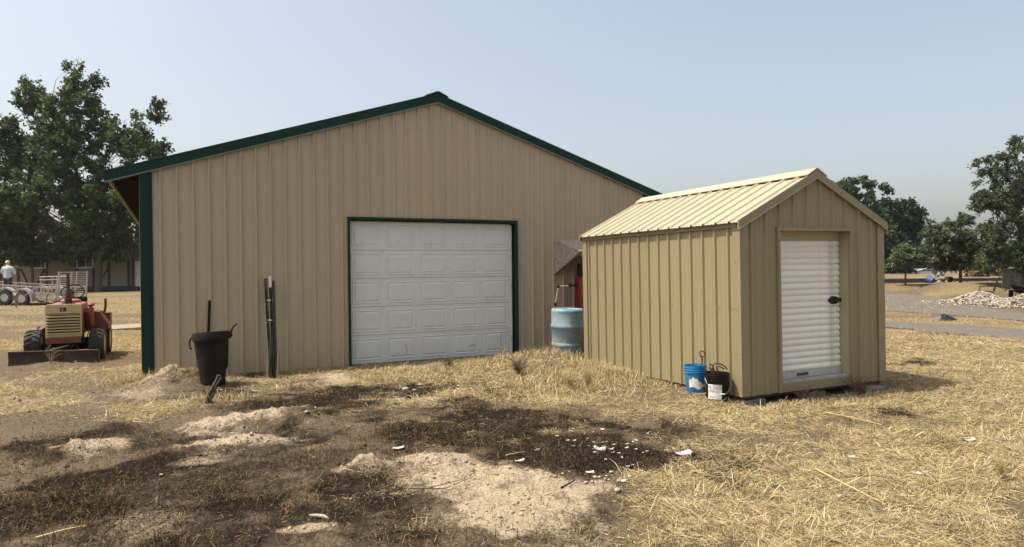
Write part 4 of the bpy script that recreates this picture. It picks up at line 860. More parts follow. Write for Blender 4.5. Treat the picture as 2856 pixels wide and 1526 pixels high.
def lob(Y, L, depth=1.0, dy=0):
    out = []
    for i, (cx, cy, rx, ry) in enumerate(L):
        yy = Y + dy + ((i*37) % 7 - 3)*rx*Y/FOC*.12; p = AT(cx, cy, yy); rx = rx/math.sqrt(1 + ((cx-1428)/FOC)**2); out.append((p, (rx*yy/FOC, rx*yy/FOC*depth, ry*yy/FOC)))
    return out
GREENC = [(.034,.055,.018),(.048,.072,.024),(.062,.088,.030),(.028,.044,.018)]
tb = G(275, 813); YT = tb.y
tree('shade_tree', 'tall dark green broadleaf tree in front of the beige house', on(tb.x, tb.y), lob(YT, [(200,300,80,75),(205,215,22,32),(182,192,14,16),(255,225,16,36),(90,290,38,62),(72,238,16,20),(320,370,85,75),(425,320,22,22),(440,302,8,10),(25,390,55,62),(60,440,100,80),(200,440,120,100),(390,440,60,50),(450,425,22,20),(110,560,130,80),(290,560,110,80),(60,640,120,55),(150,700,120,34),(40,700,70,30),(-20,680,70,50),(320,650,85,48),(-70,540,100,130),(230,640,110,60),(250,700,90,30),(90,715,90,26),(20,600,90,70),(330,700,60,24),(100,470,70,60),(150,380,60,60),(380,560,50,70),(375,660,40,40)], .9),
     .23, 98000, .14, GREENC, cl_r=.58, ncl=820, seed=3, fork=3.4, lift=.7)
# right-hand trees
DK = [(.022,.040,.022),(.030,.052,.026),(.040,.064,.030)]; LT = [(.060,.085,.032),(.075,.10,.04),(.05,.07,.03),(.085,.10,.05)]; OL = [(.045,.062,.028),(.06,.08,.035),(.038,.05,.027),(.075,.085,.05)]
p = G(2440, 775); tree('dark_tree', 'rounded dark green tree rising behind the right side of the shed', on(AT(2430,760,70).x, 70), lob(70, [(2380,540,75,48),(2430,520,40,32),(2330,560,60,60),(2490,600,75,50),(2540,590,38,38),(2420,650,110,70),(2530,660,50,60),(2480,720,90,50),(2400,730,90,50),(2560,640,15,40)], .8),
     .3, 46000, .17, DK, cl_r=.55, ncl=300, droop=.5, seed=5, fork=2.0)
tree('feathery_tree', 'mid green feathery tree with a slender dark trunk beyond the gravel', on(AT(2678,790,37.5).x, 37.5), lob(37.5, [(2650,650,60,38),(2680,615,26,20),(2620,690,50,36),(2600,640,25,25),(2710,680,60,45),(2650,720,75,32),(2740,720,60,38),(2590,720,26,24),(2760,660,40,50)], .9),
     .085, 20000, .055, OL, cl_r=.24, ncl=230, droop=.35, seed=8, fork=1.0, elong=1.6)
tree('tall_tree', 'tall open grey green tree at the right edge of the photo', on(AT(2858,800,34).x, 34), lob(34, [(2840,430,55,45),(2835,390,20,25),(2770,470,55,45),(2735,465,22,22),(2720,500,30,20),(2790,560,75,55),(2850,520,80,70),(2760,560,40,35),(2800,650,80,60),(2890,600,80,90),(2780,720,60,45),(2850,720,80,40),(2720,545,16,14),(2930,450,70,70)], .9),
     .16, 30000, .055, OL, cl_r=.27, ncl=330, droop=.3, seed=9, fork=1.6, elong=1.6)
tree('young_tree', 'small light green young tree on the bank beyond the gravel', on(AT(2525,788,38.5).x, 38.5), lob(38.5, [(2530,715,42,24),(2505,735,24,16),(2560,725,26,22),(2530,695,28,12)], 1.0),
     .05, 9000, .06, LT, cl_r=.2, ncl=60, droop=.3, seed=12, fork=.9, elong=1.5)
tree('dry_bush', 'tan and brown leafed bush half hidden behind the feathery tree', on(AT(2755,775,44).x, 44), lob(44, [(2755,745,40,20),(2725,755,28,16),(2785,750,25,22)], 1.0), .06, 7000, .08, [(.30,.20,.12),(.22,.15,.09),(.12,.11,.05)], 'bush', cl_r=.35, ncl=40, seed=14, fork=.5)
tree('hedge_tree', 'distant grey green tree low on the skyline right of the shed', on(AT(2590,765,95).x, 95), lob(95, [(2600,715,50,22),(2560,725,40,20),(2650,725,45,20)], 1.0), .2, 9000, .24, DK, cl_r=.9, ncl=60, seed=15, fork=1.0)
# far woodland closing the horizon
x = rng.uniform(60, 420, 1200); wv = []
def woodland():
    n = 26000; r = np.random.default_rng(77); X = r.uniform(-420, 420, n); Yw = r.uniform(240, 275, n); H = 4 + 7*fbm(X*.03, Yw*.02, 31, 3)
    P = np.stack([X, Yw, H*r.random(n)**.6], 1); a = r.normal(size=(n, 3)); b_ = r.normal(size=(n, 3)); V = np.stack([P-a*.8, P+b_*.6, P+a*.8, P-b_*.6], 1).reshape(-1, 3)
    cc = np.array(DK)[r.choice(3, n)]*r.uniform(.7, 1.3, (n, 1))
    tag(link('far_woodland', big_mesh('far_woodland', V, np.arange(4*n).reshape(n, 4), None, np.repeat(cc, 4, 0), leafm)), 'low far band of trees along the horizon', 'woodland', kind='stuff')
woodland()

# ------------------------------------------------------------------ beige house behind the tree
siding = mat('beige_siding', (.27,.23,.155), .8, 0, .08, 2, .1, 30); brownw = mat('brown_timber', (.075,.035,.025), .8, 0, .2, 6); winw = mat('white_window_frame', (.68,.67,.62), .6); glass = mat('dark_window_glass', (.03,.032,.034), .08, 0, .1, 3, spec=.6); shingle = mat('grey_shingles', (.085,.08,.075), .9, 0, .25, 10, .3, 20)
HY = 58.0; hx0 = AT(0, 800, HY).x - 14; hx1 = AT(400, 800, HY).x + 6
house = thing('beige_house', 'long beige lap sided house with brown timbers behind the big tree', 'house', (0, HY, 0))
def hx(px): return AT(px, 790, HY).x
def hz(px, py): return AT(px, py, HY).z
mb = MB(); nb = 20
for k in range(nb):
    z = .35 + k*.15; mb.add([(hx0, -.03, z), (hx1, -.03, z), (hx1, -.008, z+.15), (hx0, -.008, z+.15), (hx0, 0.02, z), (hx1, 0.02, z)], [(0,1,2,3),(0,4,5,1)])
mb.box(((hx0+hx1)/2, 3.0, 1.85), (hx1-hx0-.02, 5.95, 3.0)).build('siding', siding, house)
MB().box(((hx0+hx1)/2, 3.0, .17), (hx1-hx0+.04, 6.0, .36)).build('foundation', mat('dark_foundation', (.06,.055,.05), .9), house)
rf = MB().prism([(hx0-.5,-.7,3.32),(hx0-.5,3.0,4.75),(hx0-.5,6.7,3.32),(hx0-.5,6.7,3.18),(hx0-.5,3.0,4.6),(hx0-.5,-.7,3.18)], (hx1-hx0+1, 0, 0)).build('roof', shingle, house)
MB().box(((hx0+hx1)/2, -.72, 3.22), (hx1-hx0+1, .05, .2)).build('fascia', mat('pale_fascia', (.25,.245,.23), .7), rf)
zl, zm = .36, hz(100, 748)
for px, z1 in ((3,3.2),(52,zm),(92,zm),(131,3.2),(215,3.2),(262,zm),(305,zm+.5),(360,3.2),(372,3.2),(-40,3.2),(-90,zm)):
    MB().box((hx(px), -.05, (zl+z1)/2), (.19, .06, z1-zl)).build('timber_post', brownw, house)
for a, b in ((60,82),(102,126)):
    p_, q_ = ((hx(a), -.05, zm-.05), (hx(b), -.05, zl+.05)) if a == 60 else ((hx(a), -.05, zl+.05), (hx(b), -.05, zm-.05)); MB().beam(p_, q_, .05, .17, (0,-1,0)).build('timber_brace', brownw, house)
MB().beam((hx(284),-.05,hz(284,776)), (hx(303),-.05,hz(303,752)), .05, .17, (0,-1,0)).build('timber_brace', brownw, house)
for a, b, zt_ in ((217,261,hz(240,712)),(98,129,hz(110,712)),(-35,-5,hz(0,712))):
    z0 = zm; x0, x1 = hx(a), hx(b); w = MB(); w.box(((x0+x1)/2,-.06,z0), (x1-x0+.1,.08,.1)).box(((x0+x1)/2,-.06,zt_), (x1-x0+.1,.08,.1)).box((x0,-.06,(z0+zt_)/2), (.09,.08,zt_-z0)).box((x1,-.06,(z0+zt_)/2), (.09,.08,zt_-z0)).box(((x0+x1)/2+.1,-.06,(z0+zt_)/2), (.05,.06,zt_-z0)); wo = w.build('window', winw, house)
    MB().box(((x0+x1)/2,-.045,(z0+zt_)/2), (x1-x0,.03,zt_-z0)).build('pane', glass, wo)
xd0, xd1 = hx(379), hx(400); do = MB().box(((xd0+xd1)/2,-.05,1.35), (xd1-xd0,.05,2.1)).build('door', winw, house, bevel=.01); MB().lathe([(0,-.06),(.04,-.05),(.03,0)], 10, 'y', (xd0+.12,-.06,1.3)).build('handle', blackm, do)

# ------------------------------------------------------------------ utility trailer, its gate up, and the person on it
silver = mat('silver_paint', (.33,.325,.305), .45, .2, .12, 6, c2=(.30,.27,.23), lo=.55, hi=.75); gatew = mat('gate_white', (.36,.345,.305), .6, 0, .1, 6); wood_deck = mat('deck_wood', (.27,.22,.16), .9, 0, .25, 6, .3, 30)
tl = thing('utility_trailer', 'silver tandem axle utility trailer with slatted rear gate raised', 'trailer', (-24.15, 33.6, h1(-24.15, 33.6)), R_(-2.5)); tl.rotation_euler = (0, R_(4), R_(-2.5))
x0, x1, wd = -3.2, 2.0, 2.2
for k in range(8): MB().box(((x0+x1)/2, .18 + k*.25, .40), (x1-x0, .235, .04)).build('deck_board', wood_deck, tl)
MB().box(((x0+x1)/2, .03, .38), (x1-x0, .06, .16)).box(((x0+x1)/2, wd-.03, .38), (x1-x0, .06, .16)).box((x1-.03, wd/2, .38), (.06, wd, .14)).box((x0+.03, wd/2, .38), (.06, wd, .14)).box((x0-.6, wd/2, .36), (1.3, .1, .12)).build('frame', silver, tl)
for y in (.03, wd-.03):
    MB().box(((x0+x1)/2, y, .95), (x1-x0, .05, .05)).build('top_rail', silver, tl)
    for k in range(8): MB().box((x0+.03+k*(x1-x0-.06)/7, y, .69), (.045, .045, .49)).build('rail_post', silver, tl)
for k in range(24): MB().box((x0+.2+k*.2, wd-.03, .69), (.03, .02, .46)).build('baluster', silver, tl)
MB().box((1.15, .02, .60), (1.5, .012, .24)).build('side_panel', mat('muddy_panel', (.40,.36,.29), .8, 0, .3, 10, c2=(.16,.14,.10), lo=.5, hi=.6), tl)
for y in (-.22, wd-.02):
    fe = MB(); P = []
    for a in np.linspace(math.pi, 0, 15): P.append((-.43 + .43*math.cos(a)*0 + .0, 0, 0))
    out = [(-.98,.25),(-.97,.36)] + [(-.45 + .50*math.cos(a), .42 + .46*math.sin(a)) for a in np.linspace(math.pi*.93, math.pi*.30, 10)] + [(0,.74)] + [(.45 + .50*math.cos(a), .42 + .46*math.sin(a)) for a in np.linspace(math.pi*.70, math.pi*.07, 10)] + [(.97,.36),(.98,.25)]
    inn = [(x*.93, z-.09) for x, z in out]
    for (a, b), (c, d), (e, f), (g_, h_) in zip(out, out[1:], inn, inn[1:]): fe.add([(a,y,b),(c,y,d),(c,y+.24,d),(a,y+.24,b),(e,y,f),(g_,y,h_)], [(0,1,2,3),(0,4,5,1)])
    fe.build('fender', silver, tl)
tt = MB().lathe([(.19,-.10),(.30,-.11),(.345,-.09),(.36,-.05),(.36,.05),(.345,.09),(.30,.11),(.19,.10)], 36, 'y', cap=False).mesh('tyre', 40); tt.materials.append(tyre)
rm2 = MB().lathe([(.195,-.10),(.185,-.085),(.17,-.04),(.15,-.03),(.06,-.055),(.05,-.08),(0,-.08)], 32, 'y').mesh('rim', 30); rm2.materials.append(mat('white_rim', (.33,.32,.30), .5))
hb = MB()
for k in range(8): a = k*math.pi/4; hb.lathe([(.026,-.052),(.026,-.03)], 8, 'y', (.105*math.cos(a), 0, .105*math.sin(a)))
hb.lathe([(.045,-.09),(.05,-.04)], 12, 'y'); hbm = hb.mesh('hub'); hbm.materials.append(blackm)
for y, s in ((-.10, 0), (wd+.10, math.pi)):
    for x in (-.43, .43): w = link('wheel', tt, tl, loc=(x, y, .36), rot=(0, random.random(), s)); link('rim', rm2, w); link('hub', hbm, w)
# raised rear gate: frame with horizontal bars, parts of the trailer
for y in (.05, .95, 1.35, wd-.05): MB().box((x1+.05, y, 1.05), (.05, .05 if y in (.95, 1.35) else .07, 1.42)).build('gate_post', gatew, tl)
for k in range(13): MB().box((x1+.05, wd/2, .38 + k*.112), (.035, wd-.1, .035)).build('gate_bar', gatew, tl)
# brush lying on the trailer's rear
brown_tw = mat('dry_twigs', (.16,.12,.08), .9, 0, .3, 8)
br = MB(); r_ = random.Random(4)
for k in range(110):
    a = Vector((r_.uniform(.5, 2.3), r_.uniform(-.15, .9), .55 + r_.uniform(0, .25))); d_ = Vector((r_.uniform(-.4,.4), r_.uniform(-.3,.3), r_.uniform(-.2,.12))); br.tube([a, a + d_*.5 + Vector((0,0,.03)), a + d_], [.008,.006,.003], 4, False)
o = br.build('brush_pile', brown_tw); o.matrix_world = Matrix.Translation((-24.15, 33.6, .02)) @ Euler((0, R_(4), R_(-2.5))).to_matrix().to_4x4(); tag(o, 'loose pile of dry brush on the rear of the silver trailer', 'brush')
# dry weeds growing in front of the trailer wheels and other weeds
def weed(name, label, base, h, n, spread, m, seed, r0=.004, sub=3, cat='weed'):
    r_ = random.Random(seed); mb = MB(); base = Vector(base)
    for k in range(n):
        a = r_.uniform(0, 6.28); lean = r_.uniform(.1, spread); hh = h*r_.uniform(.55, 1); p = [Vector((0,0,-.02))]
        for i in range(1, 5): t = i/4; p.append(Vector((math.cos(a)*lean*t**1.3*hh + r_.uniform(-.02,.02)*h, math.sin(a)*lean*t**1.3*hh + r_.uniform(-.02,.02)*h, hh*t*(1-.25*lean*t))))
        mb.tube(p, [r0, r0*.85, r0*.7, r0*.5, r0*.25], 4, False)
        for j in range(sub):
            i = r_.randint(1, 3); q = p[i].lerp(p[i+1], r_.random()); b = a + r_.uniform(-1.4, 1.4); l_ = hh*r_.uniform(.12, .35); e = q + Vector((math.cos(b)*l_, math.sin(b)*l_, l_*r_.uniform(.1, .8))); mb.tube([q, q.lerp(e, .5) + Vector((0,0,.01)), e], [r0*.5, r0*.4, r0*.2], 3, False)
    return tag(mb.build(name, m, None, loc=base), label, cat)
greyweed = mat('grey_dry_weed', (.24,.20,.145), .9, 0, .2, 8); strawplain = mat('straw_stem', (.42,.33,.165), .8, 0, .25, 10); brownweed = mat('brown_dry_weed', (.115,.08,.05), .9, 0, .3, 8)
p = G(45, 858); weed('dry_weed', 'leafless grey weed in front of the trailer wheels', on(p.x, p.y), 1.0, 9, .7, greyweed, 1, .009, 5)
p = G(1445, 1062); weed('dry_weed', 'dry brown bushy weed in the straw below the garage door', on(p.x, p.y), .32, 60, .9, brownweed, 2, .0028, 6)
p = G(1250, 1040); weed('dry_weed', 'brown tangled weed left of the bushy one below the garage door', on(p.x, p.y), .26, 40, 1.0, brownweed, 21, .0028, 6)
p = G(1640, 1096); tuft = weed('straw_tuft', 'tallest upright tuft of golden straw in front of the shed wall', on(p.x, p.y), .38, 120, .34, strawplain, 3, .0028, 1, 'grass tuft')
p = G(1590, 1092); weed('straw_tuft', 'golden straw tuft just left of the tallest one', on(p.x, p.y), .28, 90, .6, strawplain, 31, .0028, 1, 'grass tuft')
p = G(1400, 1003); weed('straw_tuft', 'thin pale straw tuft at the right foot of the garage door', on(p.x, p.y-.1), .26, 45, .5, strawplain, 32, .003, 1, 'grass tuft')
p = G(2285, 1092); weed('dry_weed', 'pale wispy dead weed under the shed roller door', on(p.x, p.y+.02), .36, 12, .7, greyweed, 4, .003, 7)
p = G(2400, 1100); weed('dry_weed', 'brown spreading dead weed near the right front corner of the shed', on(p.x, p.y), .28, 55, 1.1, brownweed, 5, .003, 5)
p = G(2240, 1120); weed('dry_weed', 'low twiggy dead weed in front of the shed door', on(p.x, p.y), .22, 26, 1.2, brownweed, 51, .003, 5)
p = G(2790, 1330); weed('straw_tuft', 'upright straw tuft near the right edge of the yard', on(p.x, p.y), .24, 50, .5, strawplain, 52, .0028, 1, 'grass tuft')
p = G(1565, 1000); weed('straw_tuft', 'straw stems sprouting at the foot of the blue drum', on(p.x-.15, p.y-.25), .36, 22, .7, strawplain, 53, .003, 2, 'grass tuft')
p = G(1628, 992); weed('dry_weed', 'dark dry weed wedged between the drum and the shed', on(1.28, 11.95), .55, 60, .45, brownweed, 54, .004, 4)
p = G(150, 1015); weed('dry_weed', 'few pale dry stems leaning on the tractor blade', on(-8.02, 11.98), .26, 12, .9, greyweed, 55, .004, 3)

# the person, seen from behind
skin = mat('skin', (.42,.24,.16), .6); shirt = mat('pale_blue_shirt', (.42,.50,.56), .85, 0, .08, 8, .3, 25); trousers = mat('dark_trousers', (.03,.033,.045), .9); capm = mat('pale_cap', (.66,.60,.56), .8, 0, .1, 12, c2=(.35,.16,.12), lo=.5, hi=.6)
pp = AT(22, 800, 35.0); per = thing('person', 'person in pale blue shirt and light cap standing on the trailer, seen from behind', 'person', (pp.x, 35.0, .42), R_(12))
def skinned(name, verts, edges, radii, m, root=0, sub=2):
    me = bpy.data.meshes.new(name); me.from_pydata([Vector(v) for v in verts], edges, []); o = link(name, me, per); sk = o.modifiers.new('skin', 'SKIN'); sk.use_smooth_shade = True
    for i, rr_ in enumerate(radii): d = me.skin_vertices[0].data[i]; d.radius = rr_ if hasattr(rr_, '__len__') else (rr_, rr_); d.use_root = (i == root)
    s_ = o.modifiers.new('sub', 'SUBSURF'); s_.levels = sub; s_.render_levels = sub; me.materials.append(m); return o
# facing away (+y) and looking down to the left, forearms raised in front
skinned('body', [(0,0,.92),(0,.0,1.12),(0,.02,1.32),(0,.04,1.45),(-.02,.07,1.53),(-.03,.11,1.60),(-.04,.13,1.68),
    (-.19,.02,1.40),(-.27,.04,1.18),(-.22,.24,1.10),(-.17,.32,1.10), (.19,.02,1.40),(.27,.06,1.18),(.20,.26,1.12),(.14,.33,1.11), (-.10,0,.86),(-.11,.02,.48),(-.11,-.02,.09),(-.12,.10,.05), (.10,0,.86),(.11,.03,.48),(.11,-.02,.09),(.12,.10,.05)],
    [(0,1),(1,2),(2,3),(3,4),(4,5),(5,6),(3,7),(7,8),(8,9),(9,10),(3,11),(11,12),(12,13),(13,14),(0,15),(15,16),(16,17),(17,18),(0,19),(19,20),(20,21),(21,22)],
    [(.13,.10),(.13,.10),(.14,.10),(.10,.08),.055,(.078,.095),(.07,.085),.055,.045,.038,.035,.055,.045,.038,.035,.085,.06,.045,.04,.085,.06,.045,.04], skin)
skinned('shirt', [(0,0,.80),(0,0,.95),(0,.0,1.12),(0,.01,1.30),(0,.03,1.43),(-.01,.05,1.50),(-.19,.02,1.40),(-.28,.04,1.17),(-.235,.20,1.10), (.19,.02,1.40),(.28,.06,1.17),(.22,.22,1.11)],
    [(0,1),(1,2),(2,3),(3,4),(4,5),(4,6),(6,7),(7,8),(4,9),(9,10),(10,11)], [(.19,.15),(.185,.145),(.185,.14),(.20,.14),(.14,.105),(.08,.08),.088,.074,.06,.088,.074,.06], shirt)
skinned('trousers', [(0,0,.90),(-.10,0,.84),(-.11,.03,.48),(-.11,-.02,.08),(.10,0,.84),(.11,.04,.48),(.11,-.02,.08)], [(0,1),(1,2),(2,3),(0,4),(4,5),(5,6)], [(.16,.12),.11,.085,.07,.11,.085,.07], trousers)
mb = MB(); mb.lathe([(.102,0),(.106,.04),(.095,.085),(.06,.115),(0,.125)], 24, fn=lambda p: Vector((p.x*.95, p.y*1.12, p.z))); mb.add([(-.09,.06,.01),(.06,.09,.01),(.05,.20,-.01),(-.04,.23,-.015),(-.10,.17,-.005),(-.09,.06,.018),(.06,.09,.018),(.05,.20,.0),(-.04,.23,-.005),(-.10,.17,.005)], [(0,1,2,3,4),(9,8,7,6,5),(0,5,6,1),(1,6,7,2),(2,7,8,3),(3,8,9,4),(4,9,5,0)]); c_ = mb.build('cap', capm, per, smooth=50); c_.location = (-.035,.115,1.655); c_.rotation_euler = (R_(-14),R_(-6),.35)

# white ladder rack and ladder seen past the gate, concrete slab
lr = MB(); q = AT(150, 810, 40)
for k in range(2): lr.box((0, .0, .55+k*.0), (.01,.01,.01))
ld = thing('pipe_rack', 'white pipe rack standing behind the trailer gate', 'rack', (AT(150,800,39).x, 39, h1(-24, 39)))
for z in (.75, 1.15, 1.32): MB().tube([(-.8,0,z),(1.0,.05,z+.03)], .03, 6).build('rail', gatew, ld)
for x in (-.75,-.1,.15,.35,.95): MB().tube([(x,0,0),(x+.02,.02,1.33)], .028, 6).build('upright', gatew, ld)
sl = G(362, 915); o = MB().box((0,0,0), (1.5,1.3,.10)).build('concrete_slab', mat('pale_slab', (.22,.19,.145), .9, 0, .2, 6, .3, 40), None, bevel=.01, loc=(sl.x+.2, sl.y, h1(sl.x, sl.y)+.03), rot=(R_(1),R_(-2),R_(20))); tag(o, kind='structure')

# ------------------------------------------------------------------ across the gravel on the right
stonem = attr_mat('river_stones', .8, 0, .3)
def rock_pile():
    r = np.random.default_rng(9); c1 = G(2712, 842); c2 = G(2860, 852); n = 3000; x = np.concatenate([r.normal(c1.x+.2, .75, n//2), r.normal(c2.x+.35, .85, n//2), r.normal((c1.x+c2.x)/2, 1.1, 300)]); y = np.concatenate([r.normal(c1.y-.2, .55, n//2), r.normal(c2.y, .6, n//2), r.normal((c1.y+c2.y)/2-.3, .5, 300)])
    hz_ = .42*np.exp(-(((x-c1.x-.2)/.85)**2 + ((y-c1.y+.1)/.65)**2)) + .48*np.exp(-(((x-c2.x-.4)/1.0)**2 + ((y-c2.y)/.75)**2)) + .16*np.exp(-(((x-(c1.x+c2.x)/2)/1.2)**2 + ((y-(c1.y+c2.y)/2+.2)/.6)**2))
    size = r.uniform(.03, .085, len(x)); colr = np.array([(.30,.265,.22),(.22,.195,.165),(.40,.365,.31),(.14,.12,.10)])[r.choice(4, len(x))]*r.uniform(.8, 1.15, (len(x), 1))
    V, F3, C = pebbles(x, y, size, colr, 10, hz_); tag(link('rock_pile', big_mesh('rock_pile', V, None, F3, C, stonem)), 'long pile of pale river stones beside the gravel drive', 'rock pile', kind='stuff')
    core = MB()
    return c1, c2
c1, c2 = rock_pile()
def chair(label, loc, rz, rot=(0,0)):
    t = thing('patio_chair', label, 'chair', loc, rz, 'black metal chairs behind the rock pile'); t.rotation_euler = (rot[0], rot[1], rz)
    for s in (-1, 1):
        MB().tube([(s*.27,-.28,0),(s*.27,-.26,.40),(s*.27,.22,.38),(s*.26,.30,0)], .014, 6).build('leg', blackm, t); MB().tube([(s*.27,-.26,.40),(s*.28,-.24,.62),(s*.28,.22,.62)], .014, 6).build('arm', blackm, t)
    MB().box((0,0,.40), (.5,.5,.025), (R_(-4),0,0)).build('seat', blackm, t, bevel=.01); mb = MB(); n = 6
    for i in range(n):
        a, b = i/n, (i+1)/n; f = lambda t_: (.24 + .12*t_ + .08*t_**3, .42 + .58*t_); (y0, z0), (y1, z1) = f(a), f(b); mb.add([(-.25,y0,z0),(.25,y0,z0),(.25,y1,z1),(-.25,y1,z1),(-.25,y0+.02,z0),(.25,y0+.02,z0),(.25,y1+.02,z1),(-.25,y1+.02,z1)], [(0,1,2,3),(7,6,5,4),(0,3,7,4),(1,5,6,2)])
    mb.build('backrest', blackm, t); return t
p = AT(2752, 820, 29.5); chair('black metal chair with curved back turned sideways behind the rock pile', on(p.x, 29.5), R_(-120))
p = AT(2788, 820, 29.0); chair('black metal chair tipped over between two others behind the rocks', on(p.x, 29.0, .3), R_(40), (R_(100), 0))
p = AT(2828, 820, 28.8); chair('black metal chair lying back at the right end of the rock pile', on(p.x, 28.8, .18), R_(-70), (R_(-40), R_(10)))
# black plastic sheet lump
p = G(2637, 892); mb = MB(); n = 18; ring_ = []
for i in range(7):
    for j in range(n):
        a = 2*math.pi*j/n; q = i/6; rr_ = (1-q)*(1+.25*math.sin(3*a+1)+.12*math.sin(7*a)); mb.v.append((.33*rr_*math.cos(a) - .05*q, .22*rr_*math.sin(a), .17*q**.8*(1+.25*math.sin(a*2+q*3)) - .01))
for i in range(6):
    for j in range(n): mb.f.append((i*n+j, i*n+(j+1)%n, (i+1)*n+(j+1)%n, (i+1)*n+j))
tag(mb.build('plastic_sheet', mat('black_plastic_sheet', (.006,.006,.007), .55, 0, .3, 9, .5, 12), None, smooth=30, loc=on(p.x, p.y)), 'crumpled black plastic sheet lying between the two gravel strips', 'plastic sheet')
# low concrete wall along the bank
wy = 41.0; wz = h1(20, wy); wA, wB = AT(2400, 785, wy).x - 6, AT(2856, 785, wy).x + 6
o = thing('low_wall', 'long low pale concrete wall on top of the brown bank', 'wall', (0, wy, 0)); MB().box(((wA+wB)/2, .1, wz+.05), (wB-wA, .2, .34)).build('wall_body', conc, o); MB().box(((wA+wB)/2, .07, wz+.255), (wB-wA+.1, .36, .07)).build('coping', mat('pale_coping', (.46,.43,.38), .9), o)
# grey board fence
fz = 36.5; f0 = AT(2795, 790, fz); fe = thing('board_fence', 'grey weathered board fence behind the tall tree at the right', 'fence', (f0.x, fz, 0)); fm = mat('grey_fence_board', (.10,.097,.09), .95, 0, .2, 6, .2, 30)
bmm = MB().box((0,0,.55), (.145,.025,1.1)).mesh('board'); bmm.materials.append(fm)
for k in range(22): link('board', bmm, fe, loc=(.075+k*.155, random.uniform(-.004,.004), h1(f0.x+k*.155, fz)-.05+random.uniform(-.015,.015)))
MB().box((1.7, .04, h1(f0.x, fz)+.25), (3.4,.05,.09)).box((1.7, .04, h1(f0.x, fz)+.85), (3.4,.05,.09)).build('rail', fm, fe)
# satellite dish, hoop house, blue tub and pallet
p = AT(2608, 757, 46); d = thing('satellite_dish', 'grey satellite dish on a pole beyond the low wall', 'satellite dish', on(p.x, 46)); zc = p.z - h1(p.x, 46)
MB().tube([(0,0,0),(0,0,zc)], .03, 8).build('pole', mat('dish_pole', (.2,.2,.2), .6), d); dm = MB().lathe([(0,.06),(.12,.045),(.22,.0),(.27,-.045)], 24, 'y', (0,0,zc), cap=False); dm.lathe([(.27,-.047),(.22,.012),(0,.075)], 24, 'y', (0,0,zc), cap=False)
o = dm.build('dish', mat('dish_grey', (.33,.35,.33), .6), d, smooth=40); MB().tube([(0,0,zc-.2),(-.1,-.3,zc-.15)], .012, 6).box((-.1,-.32,zc-.14), (.06,.08,.06)).build('feed_arm', mat('dish_arm', (.3,.3,.3), .6), d)
p = AT(2612, 770, 68); hh = thing('hoop_house', 'low white arched hoop house in the far yard', 'hoop house', (p.x, 68, h1(p.x, 68))); wq = AT(2655, 770, 68).x - p.x
zt_ = AT(2612, 749, 68).z - h1(p.x, 68); plm = mat('white_plastic_cover', (.70,.71,.70), .6, 0, .08, 3); hp = MB(); n = 14
for i in range(n+1):
    a = math.pi*i/n
    for y in (0, 5): hp.v.append((y*.0 + wq*math.cos(a)*1.3, y + 0, zt_*math.sin(a)**.8))
for i in range(n): hp.f.append((2*i, 2*i+2, 2*i+3, 2*i+1))
hp.f.append(tuple(2*i for i in range(n+1))); hp.build('cover', plm, hh, smooth=40)
for y in (-.02,): MB().tube([(wq*1.31*math.cos(math.pi*i/n), y, zt_*1.01*math.sin(math.pi*i/n)**.8) for i in range(n+1)], .04, 6).build('hoop', mat('hoop_pipe', (.12,.14,.12), .6), hh)
MB().box((0, -.05, .35), (wq*2.3, .05, .08)).build('base_rail', mat('dark_rail', (.06,.06,.05), .8), hh)
p = AT(2603, 786, 40.2); o = MB().lathe([(.2,0),(.24,.34),(.25,.34),(.23,.3)], 20, fn=lambda q_: q_).build('blue_tub', mat('blue_tub', (.03,.07,.28), .5), None, smooth=40, loc=on(p.x, 40.2, .1), rot=(R_(-70), 0, R_(35))); tag(o, 'dark blue plastic tub lying in front of the low wall', 'tub')
p = AT(2628, 787, 40.0); pl = thing('low_cart', 'low dark cart with white wheels beside the blue tub', 'cart', on(p.x, 40.0))
MB().box((0,0,.22), (.7,.4,.06)).build('deck', mat('cart_grey', (.25,.24,.23), .7), pl); MB().lathe([(0,-.2),(.16,-.2),(.16,.2),(0,.2)], 16, 'y', (.38,0,.2)).build('roller', blackm, pl)
for x in (-.28, .12): MB().lathe([(0,-.2),(.08,-.2),(.08,-.14),(0,-.14)], 12, 'y', (x,0,.08)).build('wheel', insul, pl)

# ------------------------------------------------------------------ litter, stones and sticks on the ground
papm = mat('white_paper', (.52,.52,.50), .7, 0, .12, 10, c2=(.25,.22,.18), lo=.52, hi=.72); greyp = mat('greyed_paper', (.45,.43,.39), .8)
def scrap(px, py, w, h, label, group=None, m=papm, curl=.3, seed=0):
    r_ = random.Random(seed or int(px*7+py)); p = G(px, py); mb = MB(); n = 4; a = r_.uniform(0, 3.1); s = w*p.y/FOC*.5; t = h*p.y/FOC*.9
    ov = [(r_.uniform(-.2,.2), r_.uniform(-.2,.2)) for _ in range((n+1)*3)]
    for i in range(n+1):
        for j in range(3):
            u, v = i/n-.5, j/2-.5; o_ = ov[i*3+j]; mb.v.append((s*2*(u+o_[0]*.25), t*2*(v+o_[1]*.4), .012 + s*curl*(u*u*2 + .3*v*u + .25*r_.random())))
    for i in range(n):
        for j in range(2): mb.f.append((i*3+j, (i+1)*3+j, (i+1)*3+j+1, i*3+j+1))
    o = mb.build('paper_scrap', m, None, loc=on(p.x, p.y, -.004), rot=(r_.uniform(-.15,.15), r_.uniform(-.15,.15), r_.uniform(-.4,.4))); so = o.modifiers.new('thick', 'SOLIDIFY'); so.thickness = .0015
    return tag(o, label, 'paper scrap', group)
scrap(1904, 1266, 50, 12, 'largest white paper strip at the right of the burnt patch', curl=.5)
